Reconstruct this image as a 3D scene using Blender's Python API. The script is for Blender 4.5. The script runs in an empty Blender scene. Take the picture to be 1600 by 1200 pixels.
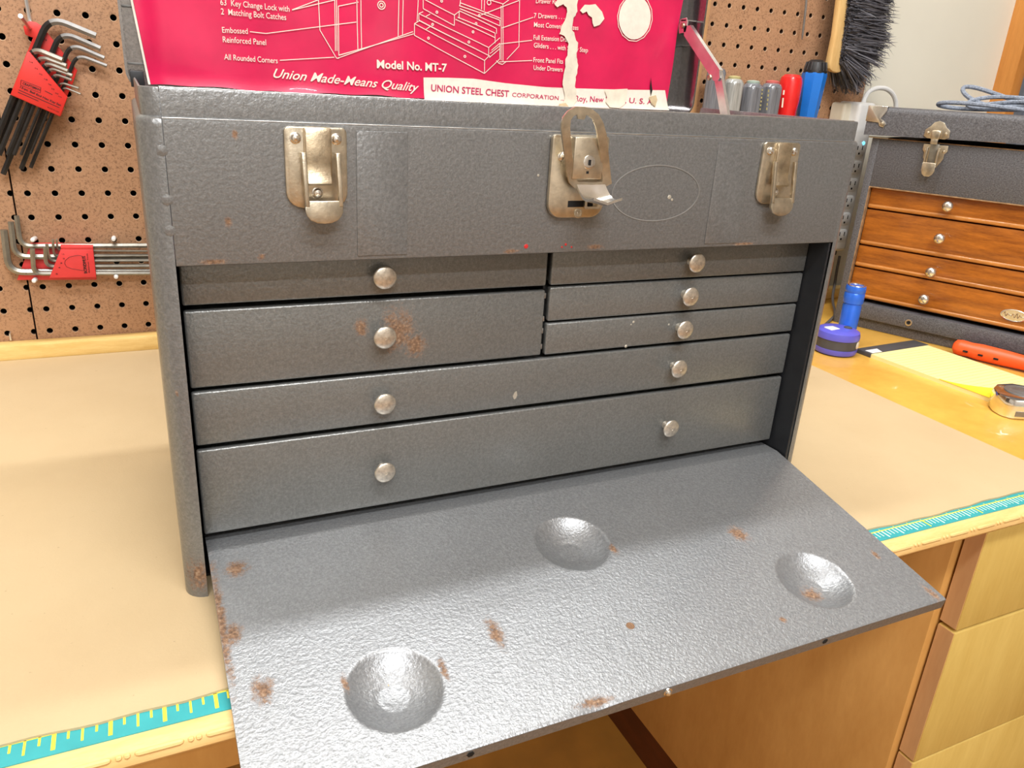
import bpy, bmesh, math, random
from mathutils import Vector, Matrix
from mathutils.geometry import tessellate_polygon
random.seed(7)
scene = bpy.context.scene
COL = scene.collection
PI = math.pi

# ------------------------------------------------------------------ camera
FPX = 1217.45
CAM = Vector((-0.0140, -0.4509, 0.3178))
R0 = Vector((0.90675675, -0.41754424, 0.05872817))      # image right
R1 = Vector((-0.10159461, -0.35152434, -0.93064987))    # image down
R2 = Vector((0.40923188, 0.83790658, -0.36116731))      # view direction
cam_data = bpy.data.cameras.new('camera')
cam = bpy.data.objects.new('camera', cam_data); COL.objects.link(cam)
cam_data.sensor_fit = 'HORIZONTAL'; cam_data.sensor_width = 36.0
cam_data.lens = FPX / 1600 * 36.0
cam_data.clip_start = 0.01
cam.matrix_world = Matrix(((R0.x, -R1.x, -R2.x, CAM.x), (R0.y, -R1.y, -R2.y, CAM.y),
                           (R0.z, -R1.z, -R2.z, CAM.z), (0, 0, 0, 1)))
scene.camera = cam

# ------------------------------------------------------------------ world, lamps, exposure
world = bpy.data.worlds.new('room_light'); scene.world = world
world.use_nodes = True
bg = world.node_tree.nodes['Background']
bg.inputs[0].default_value = (1.0, 0.96, 0.91, 1); bg.inputs[1].default_value = 0.05

def area(name, loc, target, sx, sy, watts, col):
    d = bpy.data.lights.new(name, 'AREA'); d.shape = 'RECTANGLE'; d.size = sx; d.size_y = sy
    d.energy = watts; d.color = col
    o = bpy.data.objects.new(name, d); COL.objects.link(o)
    o.location = loc
    o.rotation_euler = (Vector(target) - Vector(loc)).to_track_quat('-Z', 'Y').to_euler()
    return o
area('ceiling_lamp_over_bench', (0.35, 0.29, 1.55), (0.35, 0.27, 0), 1.25, 0.07, 13.5, (0.98, 0.99, 1.0))
area('ceiling_lamp_in_front', (0.10, -0.85, 1.55), (0.25, 0.0, 0.1), 1.25, 0.12, 19, (0.97, 0.985, 1.0))
area('added_fill_light', (-0.25, -1.75, 1.58), (-0.25, -1.75, 0), 1.25, 0.12, 34, (0.96, 0.98, 1.0))  # added fill light, no known fixture; lifts the chest front and cabinet
scene.view_settings.view_transform = 'Standard'
scene.view_settings.look = 'None'
scene.view_settings.exposure = 0.30
scene.view_settings.gamma = 1.0
scene.view_settings.use_curve_mapping = False

# ------------------------------------------------------------------ helpers
def ray(u, v):
    return R0 * ((u - 800) / FPX) + R1 * ((v - 600) / FPX) + R2
def onY(u, v, y):
    r = ray(u, v); return CAM + r * ((y - CAM.y) / r.y)
def onZ(u, v, z):
    r = ray(u, v); return CAM + r * ((z - CAM.z) / r.z)
def onX(u, v, x):
    r = ray(u, v); return CAM + r * ((x - CAM.x) / r.x)
def lin(c):
    c /= 255.0
    return c / 12.92 if c <= 0.04045 else ((c + 0.055) / 1.055) ** 2.4
def RGB(r, g, b):
    return (lin(r), lin(g), lin(b), 1)

W = {}                                                 # world matrix of roots and parts
class MB:
    def __init__(s): s.v = []; s.f = []; s.m = []
    def add(s, vs, fs, m=0):
        o = len(s.v); s.v += [Vector(p) for p in vs]
        for f in fs: s.f.append([i + o for i in f]); s.m.append(m)
        return s
    def bm(s, b, m=0):
        b.verts.index_update()
        s.add([v.co.copy() for v in b.verts], [[v.index for v in f.verts] for f in b.faces], m); b.free(); return s
    def box(s, x0, x1, y0, y1, z0, z1, bev=0, m=0, seg=2, mat=None):
        b = bmesh.new(); bmesh.ops.create_cube(b, size=1)
        for v in b.verts:
            v.co = Vector(((x0 + x1) / 2 + v.co.x * (x1 - x0), (y0 + y1) / 2 + v.co.y * (y1 - y0), (z0 + z1) / 2 + v.co.z * (z1 - z0)))
        if bev: bmesh.ops.bevel(b, geom=b.edges[:], offset=bev, segments=seg, profile=0.5, affect='EDGES')
        if mat is not None: bmesh.ops.transform(b, matrix=mat, verts=b.verts)
        return s.bm(b, m)
    def prism(s, poly, vec, m=0, bev=0):
        vec = Vector(vec); poly = [Vector(p) for p in poly]; n = len(poly)
        b = bmesh.new()
        a = [b.verts.new(p) for p in poly]; c = [b.verts.new(p + vec) for p in poly]
        fa = b.faces.new(a); fb = b.faces.new(c[::-1])
        for i in range(n): b.faces.new((a[i], c[i], c[(i + 1) % n], a[(i + 1) % n]))
        bmesh.ops.recalc_face_normals(b, faces=b.faces[:])
        if bev: bmesh.ops.bevel(b, geom=list(set(fa.edges[:] + fb.edges[:])), offset=bev, segments=2, profile=0.5, affect='EDGES')
        return s.bm(b, m)
    def ring(s, outer, inner, vec, m=0):
        vec = Vector(vec); n = len(outer)
        vs = [Vector(p) for p in outer] + [Vector(p) for p in inner]
        vs += [p + vec for p in vs[:2 * n]]
        fs = []
        for i in range(n):
            j = (i + 1) % n
            fs += [(i, j, n + j, n + i), (2 * n + i, 3 * n + i, 3 * n + j, 2 * n + j), (i, 2 * n + i, 2 * n + j, j), (n + i, n + j, 3 * n + j, 3 * n + i)]
        return s.add(vs, fs, m)
    def tube(s, path, r, n=8, m=0, cap=True, flat=None, phase=0):
        path = [Vector(p) for p in path]; k = len(path)
        rs = r if isinstance(r, (list, tuple)) else [r] * k
        t0 = (path[1] - path[0]).normalized()
        up = Vector((0, 0, 1)) if abs(t0.z) < 0.9 else Vector((0, 1, 0))
        if flat is not None: up = Vector(flat)
        nrm = (up - t0 * up.dot(t0)).normalized(); vs = []; fs = []
        for i in range(k):
            t = (path[min(i + 1, k - 1)] - path[max(i - 1, 0)]).normalized()
            nrm = (nrm - t * nrm.dot(t)).normalized(); bn = t.cross(nrm)
            for j in range(n):
                a = 2 * PI * j / n + phase
                vs.append(path[i] + (nrm * math.cos(a) + bn * math.sin(a)) * rs[i])
        for i in range(k - 1):
            for j in range(n):
                j2 = (j + 1) % n; fs.append((i * n + j, i * n + j2, (i + 1) * n + j2, (i + 1) * n + j))
        if cap: fs.append(tuple(range(n))[::-1]); fs.append(tuple((k - 1) * n + j for j in range(n)))
        return s.add(vs, fs, m)
    def lathe(s, prof, org=(0, 0, 0), axis=(0, 0, 1), n=24, m=0, ms=None):
        ax = Vector(axis).normalized(); q = Vector((0, 0, 1)).rotation_difference(ax); org = Vector(org)
        vs = []; k = len(prof)
        for r, h in prof:
            for j in range(n):
                a = 2 * PI * j / n; vs.append(org + q @ Vector((r * math.cos(a), r * math.sin(a), h)))
        o = len(s.v); s.v += vs
        for i in range(k - 1):
            for j in range(n):
                j2 = (j + 1) % n; s.f.append([o + i * n + j, o + i * n + j2, o + (i + 1) * n + j2, o + (i + 1) * n + j]); s.m.append(ms[i] if ms else m)
        if prof[0][0] > 1e-6: s.f.append([o + j for j in range(n)][::-1]); s.m.append(ms[0] if ms else m)
        if prof[-1][0] > 1e-6: s.f.append([o + (k - 1) * n + j for j in range(n)]); s.m.append(ms[-1] if ms else m)
        return s
    def grid(s, nu, nv, fn, m=0):
        vs = [fn(i / nu, j / nv) for j in range(nv + 1) for i in range(nu + 1)]
        fs = [(j * (nu + 1) + i, j * (nu + 1) + i + 1, (j + 1) * (nu + 1) + i + 1, (j + 1) * (nu + 1) + i) for j in range(nv) for i in range(nu)]
        return s.add(vs, fs, m)
    def mesh(s, name, mats, inv=None, ang=35, recalc=True):
        me = bpy.data.meshes.new(name)
        vs = [inv @ p for p in s.v] if inv is not None else s.v
        me.from_pydata([tuple(p) for p in vs], [], s.f)
        for mm in (mats if isinstance(mats, (list, tuple)) else [mats]): me.materials.append(mm)
        me.polygons.foreach_set('material_index', s.m)
        if recalc:
            b = bmesh.new(); b.from_mesh(me); bmesh.ops.recalc_face_normals(b, faces=b.faces[:]); b.to_mesh(me); b.free()
        me.polygons.foreach_set('use_smooth', [True] * len(me.polygons))
        me.set_sharp_from_angle(angle=math.radians(ang)); me.update()
        return me
    def build(s, name, mats, parent=None, local=False, ang=35, recalc=True):
        M = W.get(parent.name, Matrix()) if parent else Matrix()
        me = s.mesh(name, mats, None if (local or parent is None) else M.inverted(), ang, recalc)
        return link(name, me, parent)
def link(name, me, parent=None, loc=None, rot=None):
    o = bpy.data.objects.new(name, me); COL.objects.link(o)
    if parent: o.parent = parent
    if loc is not None: o.location = loc
    if rot is not None: o.rotation_euler = rot
    if parent: W[o.name] = W.get(parent.name, Matrix())
    return o
def tag(o, label=None, cat=None, group=None, kind=None):
    if label: o['label'] = label
    if cat: o['category'] = cat
    if group: o['group'] = group
    if kind: o['kind'] = kind
    return o
def thing(name, label, cat, loc=(0, 0, 0), rz=0, group=None):
    o = bpy.data.objects.new(name, None); COL.objects.link(o); o.empty_display_size = 0.02
    o.location = loc; o.rotation_euler = (0, 0, rz)
    W[o.name] = Matrix.Translation(loc) @ Matrix.Rotation(rz, 4, 'Z')
    return tag(o, label, cat, group)
def fillet(pts, rad, n=6):
    pts = [Vector(p) for p in pts]; out = [pts[0]]
    for i in range(1, len(pts) - 1):
        a, b, c = pts[i - 1], pts[i], pts[i + 1]
        d1 = (a - b); d2 = (c - b); r = min(rad, d1.length * 0.48, d2.length * 0.48)
        p = b + d1.normalized() * r; q = b + d2.normalized() * r
        for k in range(n + 1):
            t = k / n; out.append(p * (1 - t) ** 2 + b * 2 * t * (1 - t) + q * t * t)
    out.append(pts[-1]); return out
def rrect(x0, x1, z0, z1, r, n=5, rs=None):
    rs = rs or [r] * 4; out = []
    for (cx, cz, a0, rr) in ((x1 - rs[0], z1 - rs[0], 0, rs[0]), (x0 + rs[1], z1 - rs[1], 90, rs[1]), (x0 + rs[2], z0 + rs[2], 180, rs[2]), (x1 - rs[3], z0 + rs[3], 270, rs[3])):
        for k in range(n + 1):
            a = math.radians(a0 + 90 * k / n); out.append((cx + rr * math.cos(a), cz + rr * math.sin(a)))
    return out
def xz(pts, y): return [Vector((p[0], y, p[1])) for p in pts]
def sm(t): t = max(0, min(1, t)); return t * t * (3 - 2 * t)

# ------------------------------------------------------------------ materials
class NT:
    def __init__(s, name):
        s.mat = bpy.data.materials.new(name); s.mat.use_nodes = True
        s.t = s.mat.node_tree; s.b = s.t.nodes['Principled BSDF']
    def n(s, typ, **kw):
        nd = s.t.nodes.new(typ)
        for k, v in kw.items():
            if isinstance(k, str) and hasattr(nd, k): setattr(nd, k, v)
        return nd
    def l(s, a, b): s.t.links.new(a, b)
    def coord(s, scale=(1, 1, 1)):
        tc = s.n('ShaderNodeTexCoord'); mp = s.n('ShaderNodeMapping'); mp.inputs['Scale'].default_value = scale
        s.l(tc.outputs['Object'], mp.inputs['Vector']); return mp.outputs['Vector']
    def noise(s, vec, scale, detail=3, rough=0.55):
        nz = s.n('ShaderNodeTexNoise'); nz.inputs['Scale'].default_value = scale; nz.inputs['Detail'].default_value = detail; nz.inputs['Roughness'].default_value = rough
        s.l(vec, nz.inputs['Vector']); return nz.outputs['Fac']
    def ramp(s, fac, stops):
        r = s.n('ShaderNodeValToRGB'); e = r.color_ramp.elements
        while len(e) < len(stops): e.new(0.5)
        for i, (p, c) in enumerate(stops):
            e[i].position = p; e[i].color = c if isinstance(c, tuple) else (c, c, c, 1)
        s.l(fac, r.inputs['Fac']); return r.outputs['Color']
    def mix(s, fac, a, b):
        m = s.n('ShaderNodeMix', data_type='RGBA')
        for sock, val in ((m.inputs[0], fac), (m.inputs[6], a), (m.inputs[7], b)):
            if isinstance(val, (int, float, tuple)): sock.default_value = val
            else: s.l(val, sock)
        return m.outputs[2]
    def math(s, op, a, b=None):
        m = s.n('ShaderNodeMath', operation=op)
        for i, val in enumerate((a, b)):
            if val is None: continue
            if isinstance(val, (int, float)): m.inputs[i].default_value = val
            else: s.l(val, m.inputs[i])
        return m.outputs[0]
    def bump(s, h, strength, dist=0.001):
        b = s.n('ShaderNodeBump'); b.inputs['Strength'].default_value = strength; b.inputs['Distance'].default_value = dist
        s.l(h, b.inputs['Height']); s.l(b.outputs['Normal'], s.b.inputs['Normal'])
    def set(s, **kw):
        for k, v in kw.items():
            sock = s.b.inputs[k.replace('_', ' ')]
            if isinstance(v, (int, float, tuple)): sock.default_value = v
            else: s.l(v, sock)
        return s
    def spots(s, lst):
        """wear marks: soft ellipsoids around given points, broken up by noise"""
        tc = s.n('ShaderNodeTexCoord').outputs['Object']; acc = None
        for (x, y, z, rx, ry, rz) in lst:
            a = s.n('ShaderNodeVectorMath', operation='SUBTRACT'); a.inputs[1].default_value = (x, y, z); s.l(tc, a.inputs[0])
            d = s.n('ShaderNodeVectorMath', operation='DIVIDE'); d.inputs[1].default_value = (rx, ry, rz); s.l(a.outputs[0], d.inputs[0])
            ln = s.n('ShaderNodeVectorMath', operation='LENGTH'); s.l(d.outputs[0], ln.inputs[0])
            mr = s.n('ShaderNodeMapRange'); mr.inputs[1].default_value = 1; mr.inputs[2].default_value = 0.0; s.l(ln.outputs['Value'], mr.inputs[0])
            acc = mr.outputs[0] if acc is None else s.math('MAXIMUM', acc, mr.outputs[0])
        nz = s.noise(s.coord(), 230, 8, 0.9)
        return s.ramp(s.math('ADD', s.math('MULTIPLY', acc, 0.42), nz), [(0.655, 0.0), (0.80, 0.95)])
def plain(name, col, rough=0.5, metal=0.0, var=0.12, vs=60, bump=0.0, bs=400, coat=0.0, stretch=(1, 1, 1), trans=0.0):
    t = NT(name); v = t.coord(stretch); nz = t.noise(v, vs)
    d = tuple(max(0, c * (1 - var)) for c in col[:3]) + (1,); u = tuple(min(1, c * (1 + var)) for c in col[:3]) + (1,)
    t.set(Base_Color=t.ramp(nz, [(0.3, d), (0.7, u)]), Roughness=rough, Metallic=metal, Coat_Weight=coat, Transmission_Weight=trans)
    if bump: t.bump(t.noise(v, bs, 3), bump)
    return t.mat
def wood(name, c1, c2, scale=(1, 12, 12), s=8, rough=0.5, bump=0.08, coat=0.0):
    t = NT(name); v = t.coord(scale); a = t.noise(v, s, 6, 0.6)
    fine = t.noise(t.coord(tuple(k * 1.0 for k in scale)), s * 9, 4, 0.6)
    f = t.math('ADD', t.math('MULTIPLY', a, 0.72), t.math('MULTIPLY', fine, 0.28))
    t.set(Base_Color=t.ramp(f, [(0.32, c1), (0.66, c2)]), Roughness=rough, Coat_Weight=coat); t.bump(fine, bump)
    return t.mat
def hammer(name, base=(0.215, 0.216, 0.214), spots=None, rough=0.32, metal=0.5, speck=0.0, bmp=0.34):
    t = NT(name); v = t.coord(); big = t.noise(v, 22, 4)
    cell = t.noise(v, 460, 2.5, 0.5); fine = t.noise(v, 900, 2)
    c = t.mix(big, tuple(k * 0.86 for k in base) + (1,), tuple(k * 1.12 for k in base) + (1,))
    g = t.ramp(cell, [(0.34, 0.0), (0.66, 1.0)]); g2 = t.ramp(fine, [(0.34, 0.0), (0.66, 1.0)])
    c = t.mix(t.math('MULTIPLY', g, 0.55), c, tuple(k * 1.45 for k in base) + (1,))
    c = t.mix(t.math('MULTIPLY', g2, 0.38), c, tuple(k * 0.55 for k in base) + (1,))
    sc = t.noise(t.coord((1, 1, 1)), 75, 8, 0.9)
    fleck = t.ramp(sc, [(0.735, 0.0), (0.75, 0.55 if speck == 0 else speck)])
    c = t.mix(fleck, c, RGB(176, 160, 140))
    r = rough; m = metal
    if spots:
        k = t.spots(spots); rn = t.noise(v, 500, 4)
        c = t.mix(k, c, t.ramp(rn, [(0.3, RGB(84, 62, 46)), (0.55, RGB(138, 104, 76)), (0.75, RGB(170, 146, 120))]))
        r = t.mix(k, (rough,) * 3 + (1,), (0.85,) * 3 + (1,)); m = t.mix(k, (metal,) * 3 + (1,), (0.0, 0, 0, 1))
    t.set(Base_Color=c, Roughness=r, Metallic=m)
    t.bump(t.math('ADD', cell, t.math('MULTIPLY', fine, 0.35)), bmp, 0.0008)
    return t.mat

M = {}
M['body'] = hammer('grey_hammer_paint', spots=[(0.019, -.001, .216, .016, .02, .003), (.045, 0, .218, .004, .02, .004), (.2, 0, .216, .01, .02, .003), (.262, 0, .217, .013, .02, .003), (.39, 0, .2155, .02, .02, .0025), (.035, 0, .2835, .003, .01, .005), (.0285, 0, .2375, .004, .01, .006), (-.004, .004, .016, .012, .02, .022), (-.006, .004, .14, .002, .01, .004), (.002, 0, .012, .004, .02, .03)])
M['drawer'] = hammer('grey_drawer_paint', base=(0.208, 0.209, 0.200))
M['drawer_rust'] = hammer('grey_drawer_paint_worn', base=(0.208, 0.209, 0.200), spots=[(.131, .02, .162, .021, .02, .026), (.126, .02, .157, .018, .02, .018), (.106, .02, .166, .008, .02, .011), (.143, .02, .150, .014, .02, .014)])
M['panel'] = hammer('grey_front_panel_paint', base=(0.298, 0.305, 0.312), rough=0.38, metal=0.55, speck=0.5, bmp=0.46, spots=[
    (.004, -.05, .015, .006, .09, .04), (.0176, -.01, .023, .013, .012, .02), (.0095, -.06, .014, .009, .014, .02), (.019, -.103, .006, .010, .016, .02),
    (.368, -.072, .012, .013, .016, .02), (.239, -.124, .003, .004, .004, .02), (.155, -.104, .006, .008, .020, .02), (.19, -.165, -.005, .020, .006, .02),
    (.343, -.15, -.002, .005, .005, .02), (.116, -.118, 0, .004, .016, .02), (.061, -.112, 0, .004, .012, .02), (.47, -.165, 0, .006, .02, .02), (.388, -.13, -.01, .016, .014, .02), (.265, -.06, .012, .005, .010, .02), (.46, -.12, .005, .004, .01, .02)])
M['inside'] = plain('dark_inside', RGB(38, 37, 38), 0.5, 0.2)
M['postin'] = plain('dark_inner_post', RGB(46, 47, 50), 0.42, 0.3, bump=0.1)
M['brass'] = plain('tarnished_nickel', (0.62, 0.55, 0.43, 1), 0.30, 0.92, 0.22, 130, 0.12, 700)
M['brassdk'] = plain('aged_nickel_centre', (0.47, 0.38, 0.26, 1), 0.36, 0.9, 0.3, 160, 0.12, 700)
M['nickel'] = plain('bright_nickel', (0.78, 0.76, 0.72, 1), 0.22, 0.95, 0.08, 120)
M['knob'] = plain('worn_nickel_knob', (0.68, 0.62, 0.53, 1), 0.33, 0.85, 0.25, 320, 0.15, 900)
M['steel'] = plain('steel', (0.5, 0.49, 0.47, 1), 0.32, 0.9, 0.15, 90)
M['zinc'] = plain('zinc_wire', (0.75, 0.75, 0.75, 1), 0.28, 0.9)
M['black'] = plain('black_plastic', RGB(24, 24, 26), 0.45)
M['hole'] = plain('dark_hole', RGB(12, 11, 11), 0.8)
M['crimson'] = plain('crimson_print', RGB(222, 28, 84), 0.33, 0, 0.10, 30, 0.12, 90, coat=0.25)
M['cream'] = plain('cream_print', RGB(246, 234, 218), 0.55, 0, 0.05, 200)
M['paper'] = plain('bare_torn_paper', RGB(238, 226, 204), 0.8, 0, 0.10, 120, 0.2, 300)
M['magenta'] = plain('magenta_print', RGB(198, 40, 92), 0.5, 0, 0.05)
M['stain'] = plain('tan_paper_stain', RGB(214, 190, 150), 0.8, 0, 0.2, 120)
M['mat'] = None
t = NT('brown_card_sheet'); v = t.coord()
c = t.mix(t.noise(v, 9, 4), RGB(188, 163, 124), RGB(204, 181, 142))
c = t.mix(t.ramp(t.noise(v, 150, 5, 0.8), [(0.66, 0.0), (0.72, 0.7)]), c, RGB(110, 88, 64))
c = t.mix(t.ramp(t.noise(v, 60, 8, 0.85), [(0.72, 0.0), (0.735, 0.7)]), c, RGB(240, 222, 190))
k = t.spots([(.585, .17, .0, .012, .008, .02), (.60, .165, .0, .008, .006, .02)])
c = t.mix(t.math('MULTIPLY', k, 0.4), c, RGB(110, 80, 60))
t.set(Base_Color=c, Roughness=0.75); t.bump(t.noise(v, 500, 3), 0.25, 0.0006); M['mat'] = t.mat
M['bench'] = wood('yellow_varnished_bench', RGB(214, 158, 62), RGB(240, 190, 88), (2.2, 2.5, 5), 3.5, 0.38, 0.04, 0.3)
M['moulding'] = wood('pale_pine_moulding', RGB(222, 176, 106), RGB(243, 206, 140), (3, 20, 20), 7, 0.5, 0.05)
M['pine'] = wood('pale_pine_strip', RGB(226, 184, 104), RGB(246, 214, 142), (3, 20, 20), 6, 0.5, 0.05)
M['maple'] = wood('maple_drawer_front', RGB(204, 170, 88), RGB(220, 190, 108), (10, 6, 1.6), 3, 0.5, 0.03)
M['mapleedge'] = wood('maple_edge', RGB(196, 148, 100), RGB(212, 168, 118), (10, 10, 1.6), 3, 0.55, 0.03)
M['side'] = wood('maple_ply_side', RGB(196, 144, 76), RGB(214, 164, 94), (8, 6, 2), 3, 0.5, 0.03)
M['toe'] = wood('dark_red_toe_board', RGB(74, 32, 10), RGB(100, 46, 16), (8, 2, 8), 6)
M['floor'] = plain('brown_floor', RGB(160, 110, 40), 0.6, 0, 0.15, 12)
M['wallp'] = plain('cream_painted_wall', RGB(234, 230, 214), 0.6, 0, 0.03, 6, 0.25, 26)
M['shade_sheet'] = plain('painted_hole_shade', RGB(26, 22, 20), 0.9)
M['orangewood'] = wood('orange_door_trim', RGB(186, 118, 48), RGB(212, 142, 66), (14, 14, 1.5), 5)
M['greydoor'] = plain('blue_grey_door', RGB(112, 120, 132), 0.5)
t = NT('pressed_fibreboard'); v = t.coord()
c = t.mix(t.noise(v, 14, 3), RGB(170, 128, 94), RGB(190, 147, 112))
c = t.mix(t.ramp(t.noise(v, 420, 6, 0.8), [(0.38, 0.75), (0.5, 0.0)]), c, RGB(112, 78, 54))
c = t.mix(t.ramp(t.noise(v, 300, 6, 0.8), [(0.58, 0.0), (0.68, 0.5)]), c, RGB(202, 166, 132))
t.set(Base_Color=c, Roughness=0.62); t.bump(t.noise(v, 500, 4), 0.2, 0.0006); M['peg'] = t.mat
M['pegrim'] = plain('fibreboard_hole_rim', RGB(198, 166, 134), 0.7)
M['pegwall'] = plain('fibreboard_hole_wall', RGB(70, 46, 32), 0.8)
M['redplastic'] = plain('red_plastic', RGB(222, 48, 40), 0.42, 0, 0.05, 80, 0.05, 800)
M['redplastic2'] = plain('coral_red_plastic', RGB(224, 62, 62), 0.42, 0, 0.06, 80, 0.05, 800)
M['print'] = plain('black_print', RGB(58, 20, 20), 0.6)
M['blacksteel'] = plain('black_oxide_steel', RGB(58, 56, 56), 0.32, 0.55, 0.2, 120)
M['greysteel'] = plain('grey_oxide_steel', RGB(150, 146, 136), 0.36, 0.7, 0.15, 120)
M['satin'] = plain('satin_steel', RGB(140, 138, 136), 0.45, 0.7, 0.1, 120)
M['clear'] = plain('smoky_clear_acetate', RGB(158, 158, 154), 0.16, 0, 0.25, 50, coat=0.6, stretch=(8, 8, 0.6))
M['cleardk'] = plain('dark_clear_acetate', RGB(112, 114, 120), 0.16, 0, 0.3, 50, coat=0.6, stretch=(8, 8, 0.6))
M['yellowp'] = plain('yellow_plastic', RGB(176, 166, 116), 0.4)
M['greenp'] = plain('pale_green_plastic', RGB(150, 166, 154), 0.4)
M['red'] = plain('glossy_red_plastic', RGB(222, 34, 34), 0.25, 0, 0.05, coat=0.4)
M['blue'] = plain('bright_blue_plastic', RGB(24, 112, 206), 0.35, 0, 0.05)
M['bluean'] = plain('blue_anodised_metal', RGB(52, 112, 226), 0.28, 0.25, 0.06)
M['violet'] = plain('violet_blue_plastic', RGB(92, 92, 200), 0.3, 0, 0.06)
M['white'] = plain('white_plastic', RGB(236, 236, 234), 0.35, 0, 0.02)
M['offwhite'] = plain('ivory_plastic', RGB(226, 218, 198), 0.4, 0, 0.02)
M['led'] = None
t = NT('blue_pilot_lamp'); t.set(Base_Color=RGB(120, 220, 255), Emission_Color=RGB(120, 220, 255), Emission_Strength=1.2); M['led'] = t.mat
M['bristle'] = plain('black_bristle', RGB(92, 91, 98), 0.5, 0, 0.35, 60)
M['brushwood'] = wood('pale_brush_wood', RGB(214, 172, 108), RGB(236, 200, 138), (8, 8, 1.5), 6)
t = NT('black_leatherette'); v = t.coord(); h = t.noise(v, 560, 4, 0.7)
t.set(Base_Color=t.ramp(h, [(0.3, RGB(58, 57, 59)), (0.7, RGB(110, 109, 113))]), Roughness=0.42); t.bump(h, 0.6, 0.001); M['leather'] = t.mat
M['edgeworn'] = plain('worn_wood_edge', RGB(150, 118, 84), 0.7, 0, 0.45, 110)
M['oak'] = wood('brown_quartered_oak', RGB(118, 60, 10), RGB(190, 112, 34), (3, 10, 24), 6, 0.35, 0.06, 0.3)
M['oaklip'] = wood('light_oak_lip', RGB(150, 88, 30), RGB(204, 134, 62), (3, 10, 24), 6, 0.35, 0.04, 0.3)
M['rope'] = plain('grey_braided_cord', RGB(132, 140, 154), 0.7, 0, 0.4, 500, 0.5, 700)
M['pad'] = plain('yellow_paper', RGB(240, 226, 160), 0.7, 0, 0.02)
M['padback'] = plain('bright_yellow_sheet', RGB(246, 214, 40), 0.7, 0, 0.03)
M['padline'] = plain('paper_rule', RGB(214, 196, 110), 0.8)
M['charcoal'] = plain('charcoal_binding', RGB(70, 70, 72), 0.6)
M['orange'] = plain('orange_plastic', RGB(240, 92, 40), 0.4, 0, 0.05)
M['chrome'] = plain('chrome', (0.82, 0.82, 0.82, 1), 0.1, 1.0, 0.03)
M['teal'] = plain('teal_rule_tape', RGB(52, 160, 164), 0.4, 0, 0.06)
M['tick'] = plain('yellow_tick', RGB(240, 226, 70), 0.5, 0, 0.02)
M['tickw'] = plain('pale_tick', RGB(220, 240, 220), 0.5, 0, 0.02)
M['scratch'] = plain('light_scratch', RGB(142, 140, 136), 0.5, 0.3)
M['redspeck'] = plain('red_paint_speck', RGB(196, 40, 40), 0.5)
M['bare'] = plain('bare_bright_metal', RGB(206, 200, 186), 0.4, 0.6)
M['green'] = plain('green_sheen_paint', RGB(58, 104, 74), 0.35, 0.4)
M['cable'] = plain('grey_cable', RGB(92, 88, 86), 0.5)

# text drawn with the built-in font, turned into mesh
_fd = {}
def text_mesh(body, bold=0.0, shear=0.0):
    cu = bpy.data.curves.new('print', 'FONT'); cu.body = body; cu.size = 1; cu.offset = bold; cu.shear = shear; cu.resolution_u = 3
    ob = bpy.data.objects.new('print', cu); COL.objects.link(ob)
    dg = bpy.context.evaluated_depsgraph_get(); me = bpy.data.meshes.new_from_object(ob.evaluated_get(dg))
    vs = [v.co.copy() for v in me.vertices]; fs = [list(p.vertices) for p in me.polygons]
    bpy.data.objects.remove(ob); bpy.data.meshes.remove(me); bpy.data.curves.remove(cu)
    return vs, fs
def put_text(name, body, p0, p1, cap, mat, parent, out=(0, -1, 0), lift=0.0006, bold=0.0, shear=0.0, thick=0.0, warp=None, taper=1.0):
    """text from p0 to p1 (baseline) with capital height cap, facing 'out'"""
    vs, fs = text_mesh(body, bold, shear)
    p0 = Vector(p0); p1 = Vector(p1); out = Vector(out).normalized()
    xa = min(v.x for v in vs); xb = max(v.x for v in vs); ux = (p1 - p0); w = ux.length; ux.normalize(); uy = out.cross(ux)
    mb = MB(); pts = []
    for q in vs:
        p = p0 + ux * ((q.x - xa) / (xb - xa) * w) + uy * (q.y / 0.729 * cap)
        if warp: p = warp(p)
        pts.append(p + out * lift)
    mb.add(pts, fs)
    return mb.build(name, mat, parent, recalc=False)

# ------------------------------------------------------------------ setting
FLOOR_Z = -0.68
YW = 0.527                                                # pegboard face
f = MB().box(-2.2, 3.2, -2.4, 0.62, FLOOR_Z - 0.05, FLOOR_Z).build('floor', M['floor']); tag(f, 'brown workshop floor under the bench', 'floor', kind='structure')
f = MB().box(-2.2, 1.4, 0.545, 0.62, FLOOR_Z, 1.62).build('wall_back', M['wallp']); tag(f, 'cream painted wall behind the pegboard', 'wall', kind='structure')
f = MB().box(1.392, 1.417, 0.51, 0.60, FLOOR_Z, 1.6, 0.002).build('trim_1', M['orangewood']); tag(f, 'orange wooden door trim at the far right wall', 'trim', kind='structure')
d1 = MB().box(1.419, 2.1, 0.53, 0.60, FLOOR_Z, 1.45, 0.002)
d1.box(1.47, 1.72, 0.526, 0.531, 0.0, 0.5, 0.002)
f = d1.build('door_1', M['greydoor']); tag(f, 'blue grey door beyond the orange trim', 'door', kind='structure')
f = MB().box(-0.49, 1.055, 0.5415, 0.5445, 0.0, 0.49).build('hole_shade_sheet', M['shade_sheet']); tag(f, 'dark sheet added behind the pegboard holes to shade them', 'shade_sheet', kind='structure')  # added sheet, its near-black colour stands in for shade inside the holes

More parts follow.
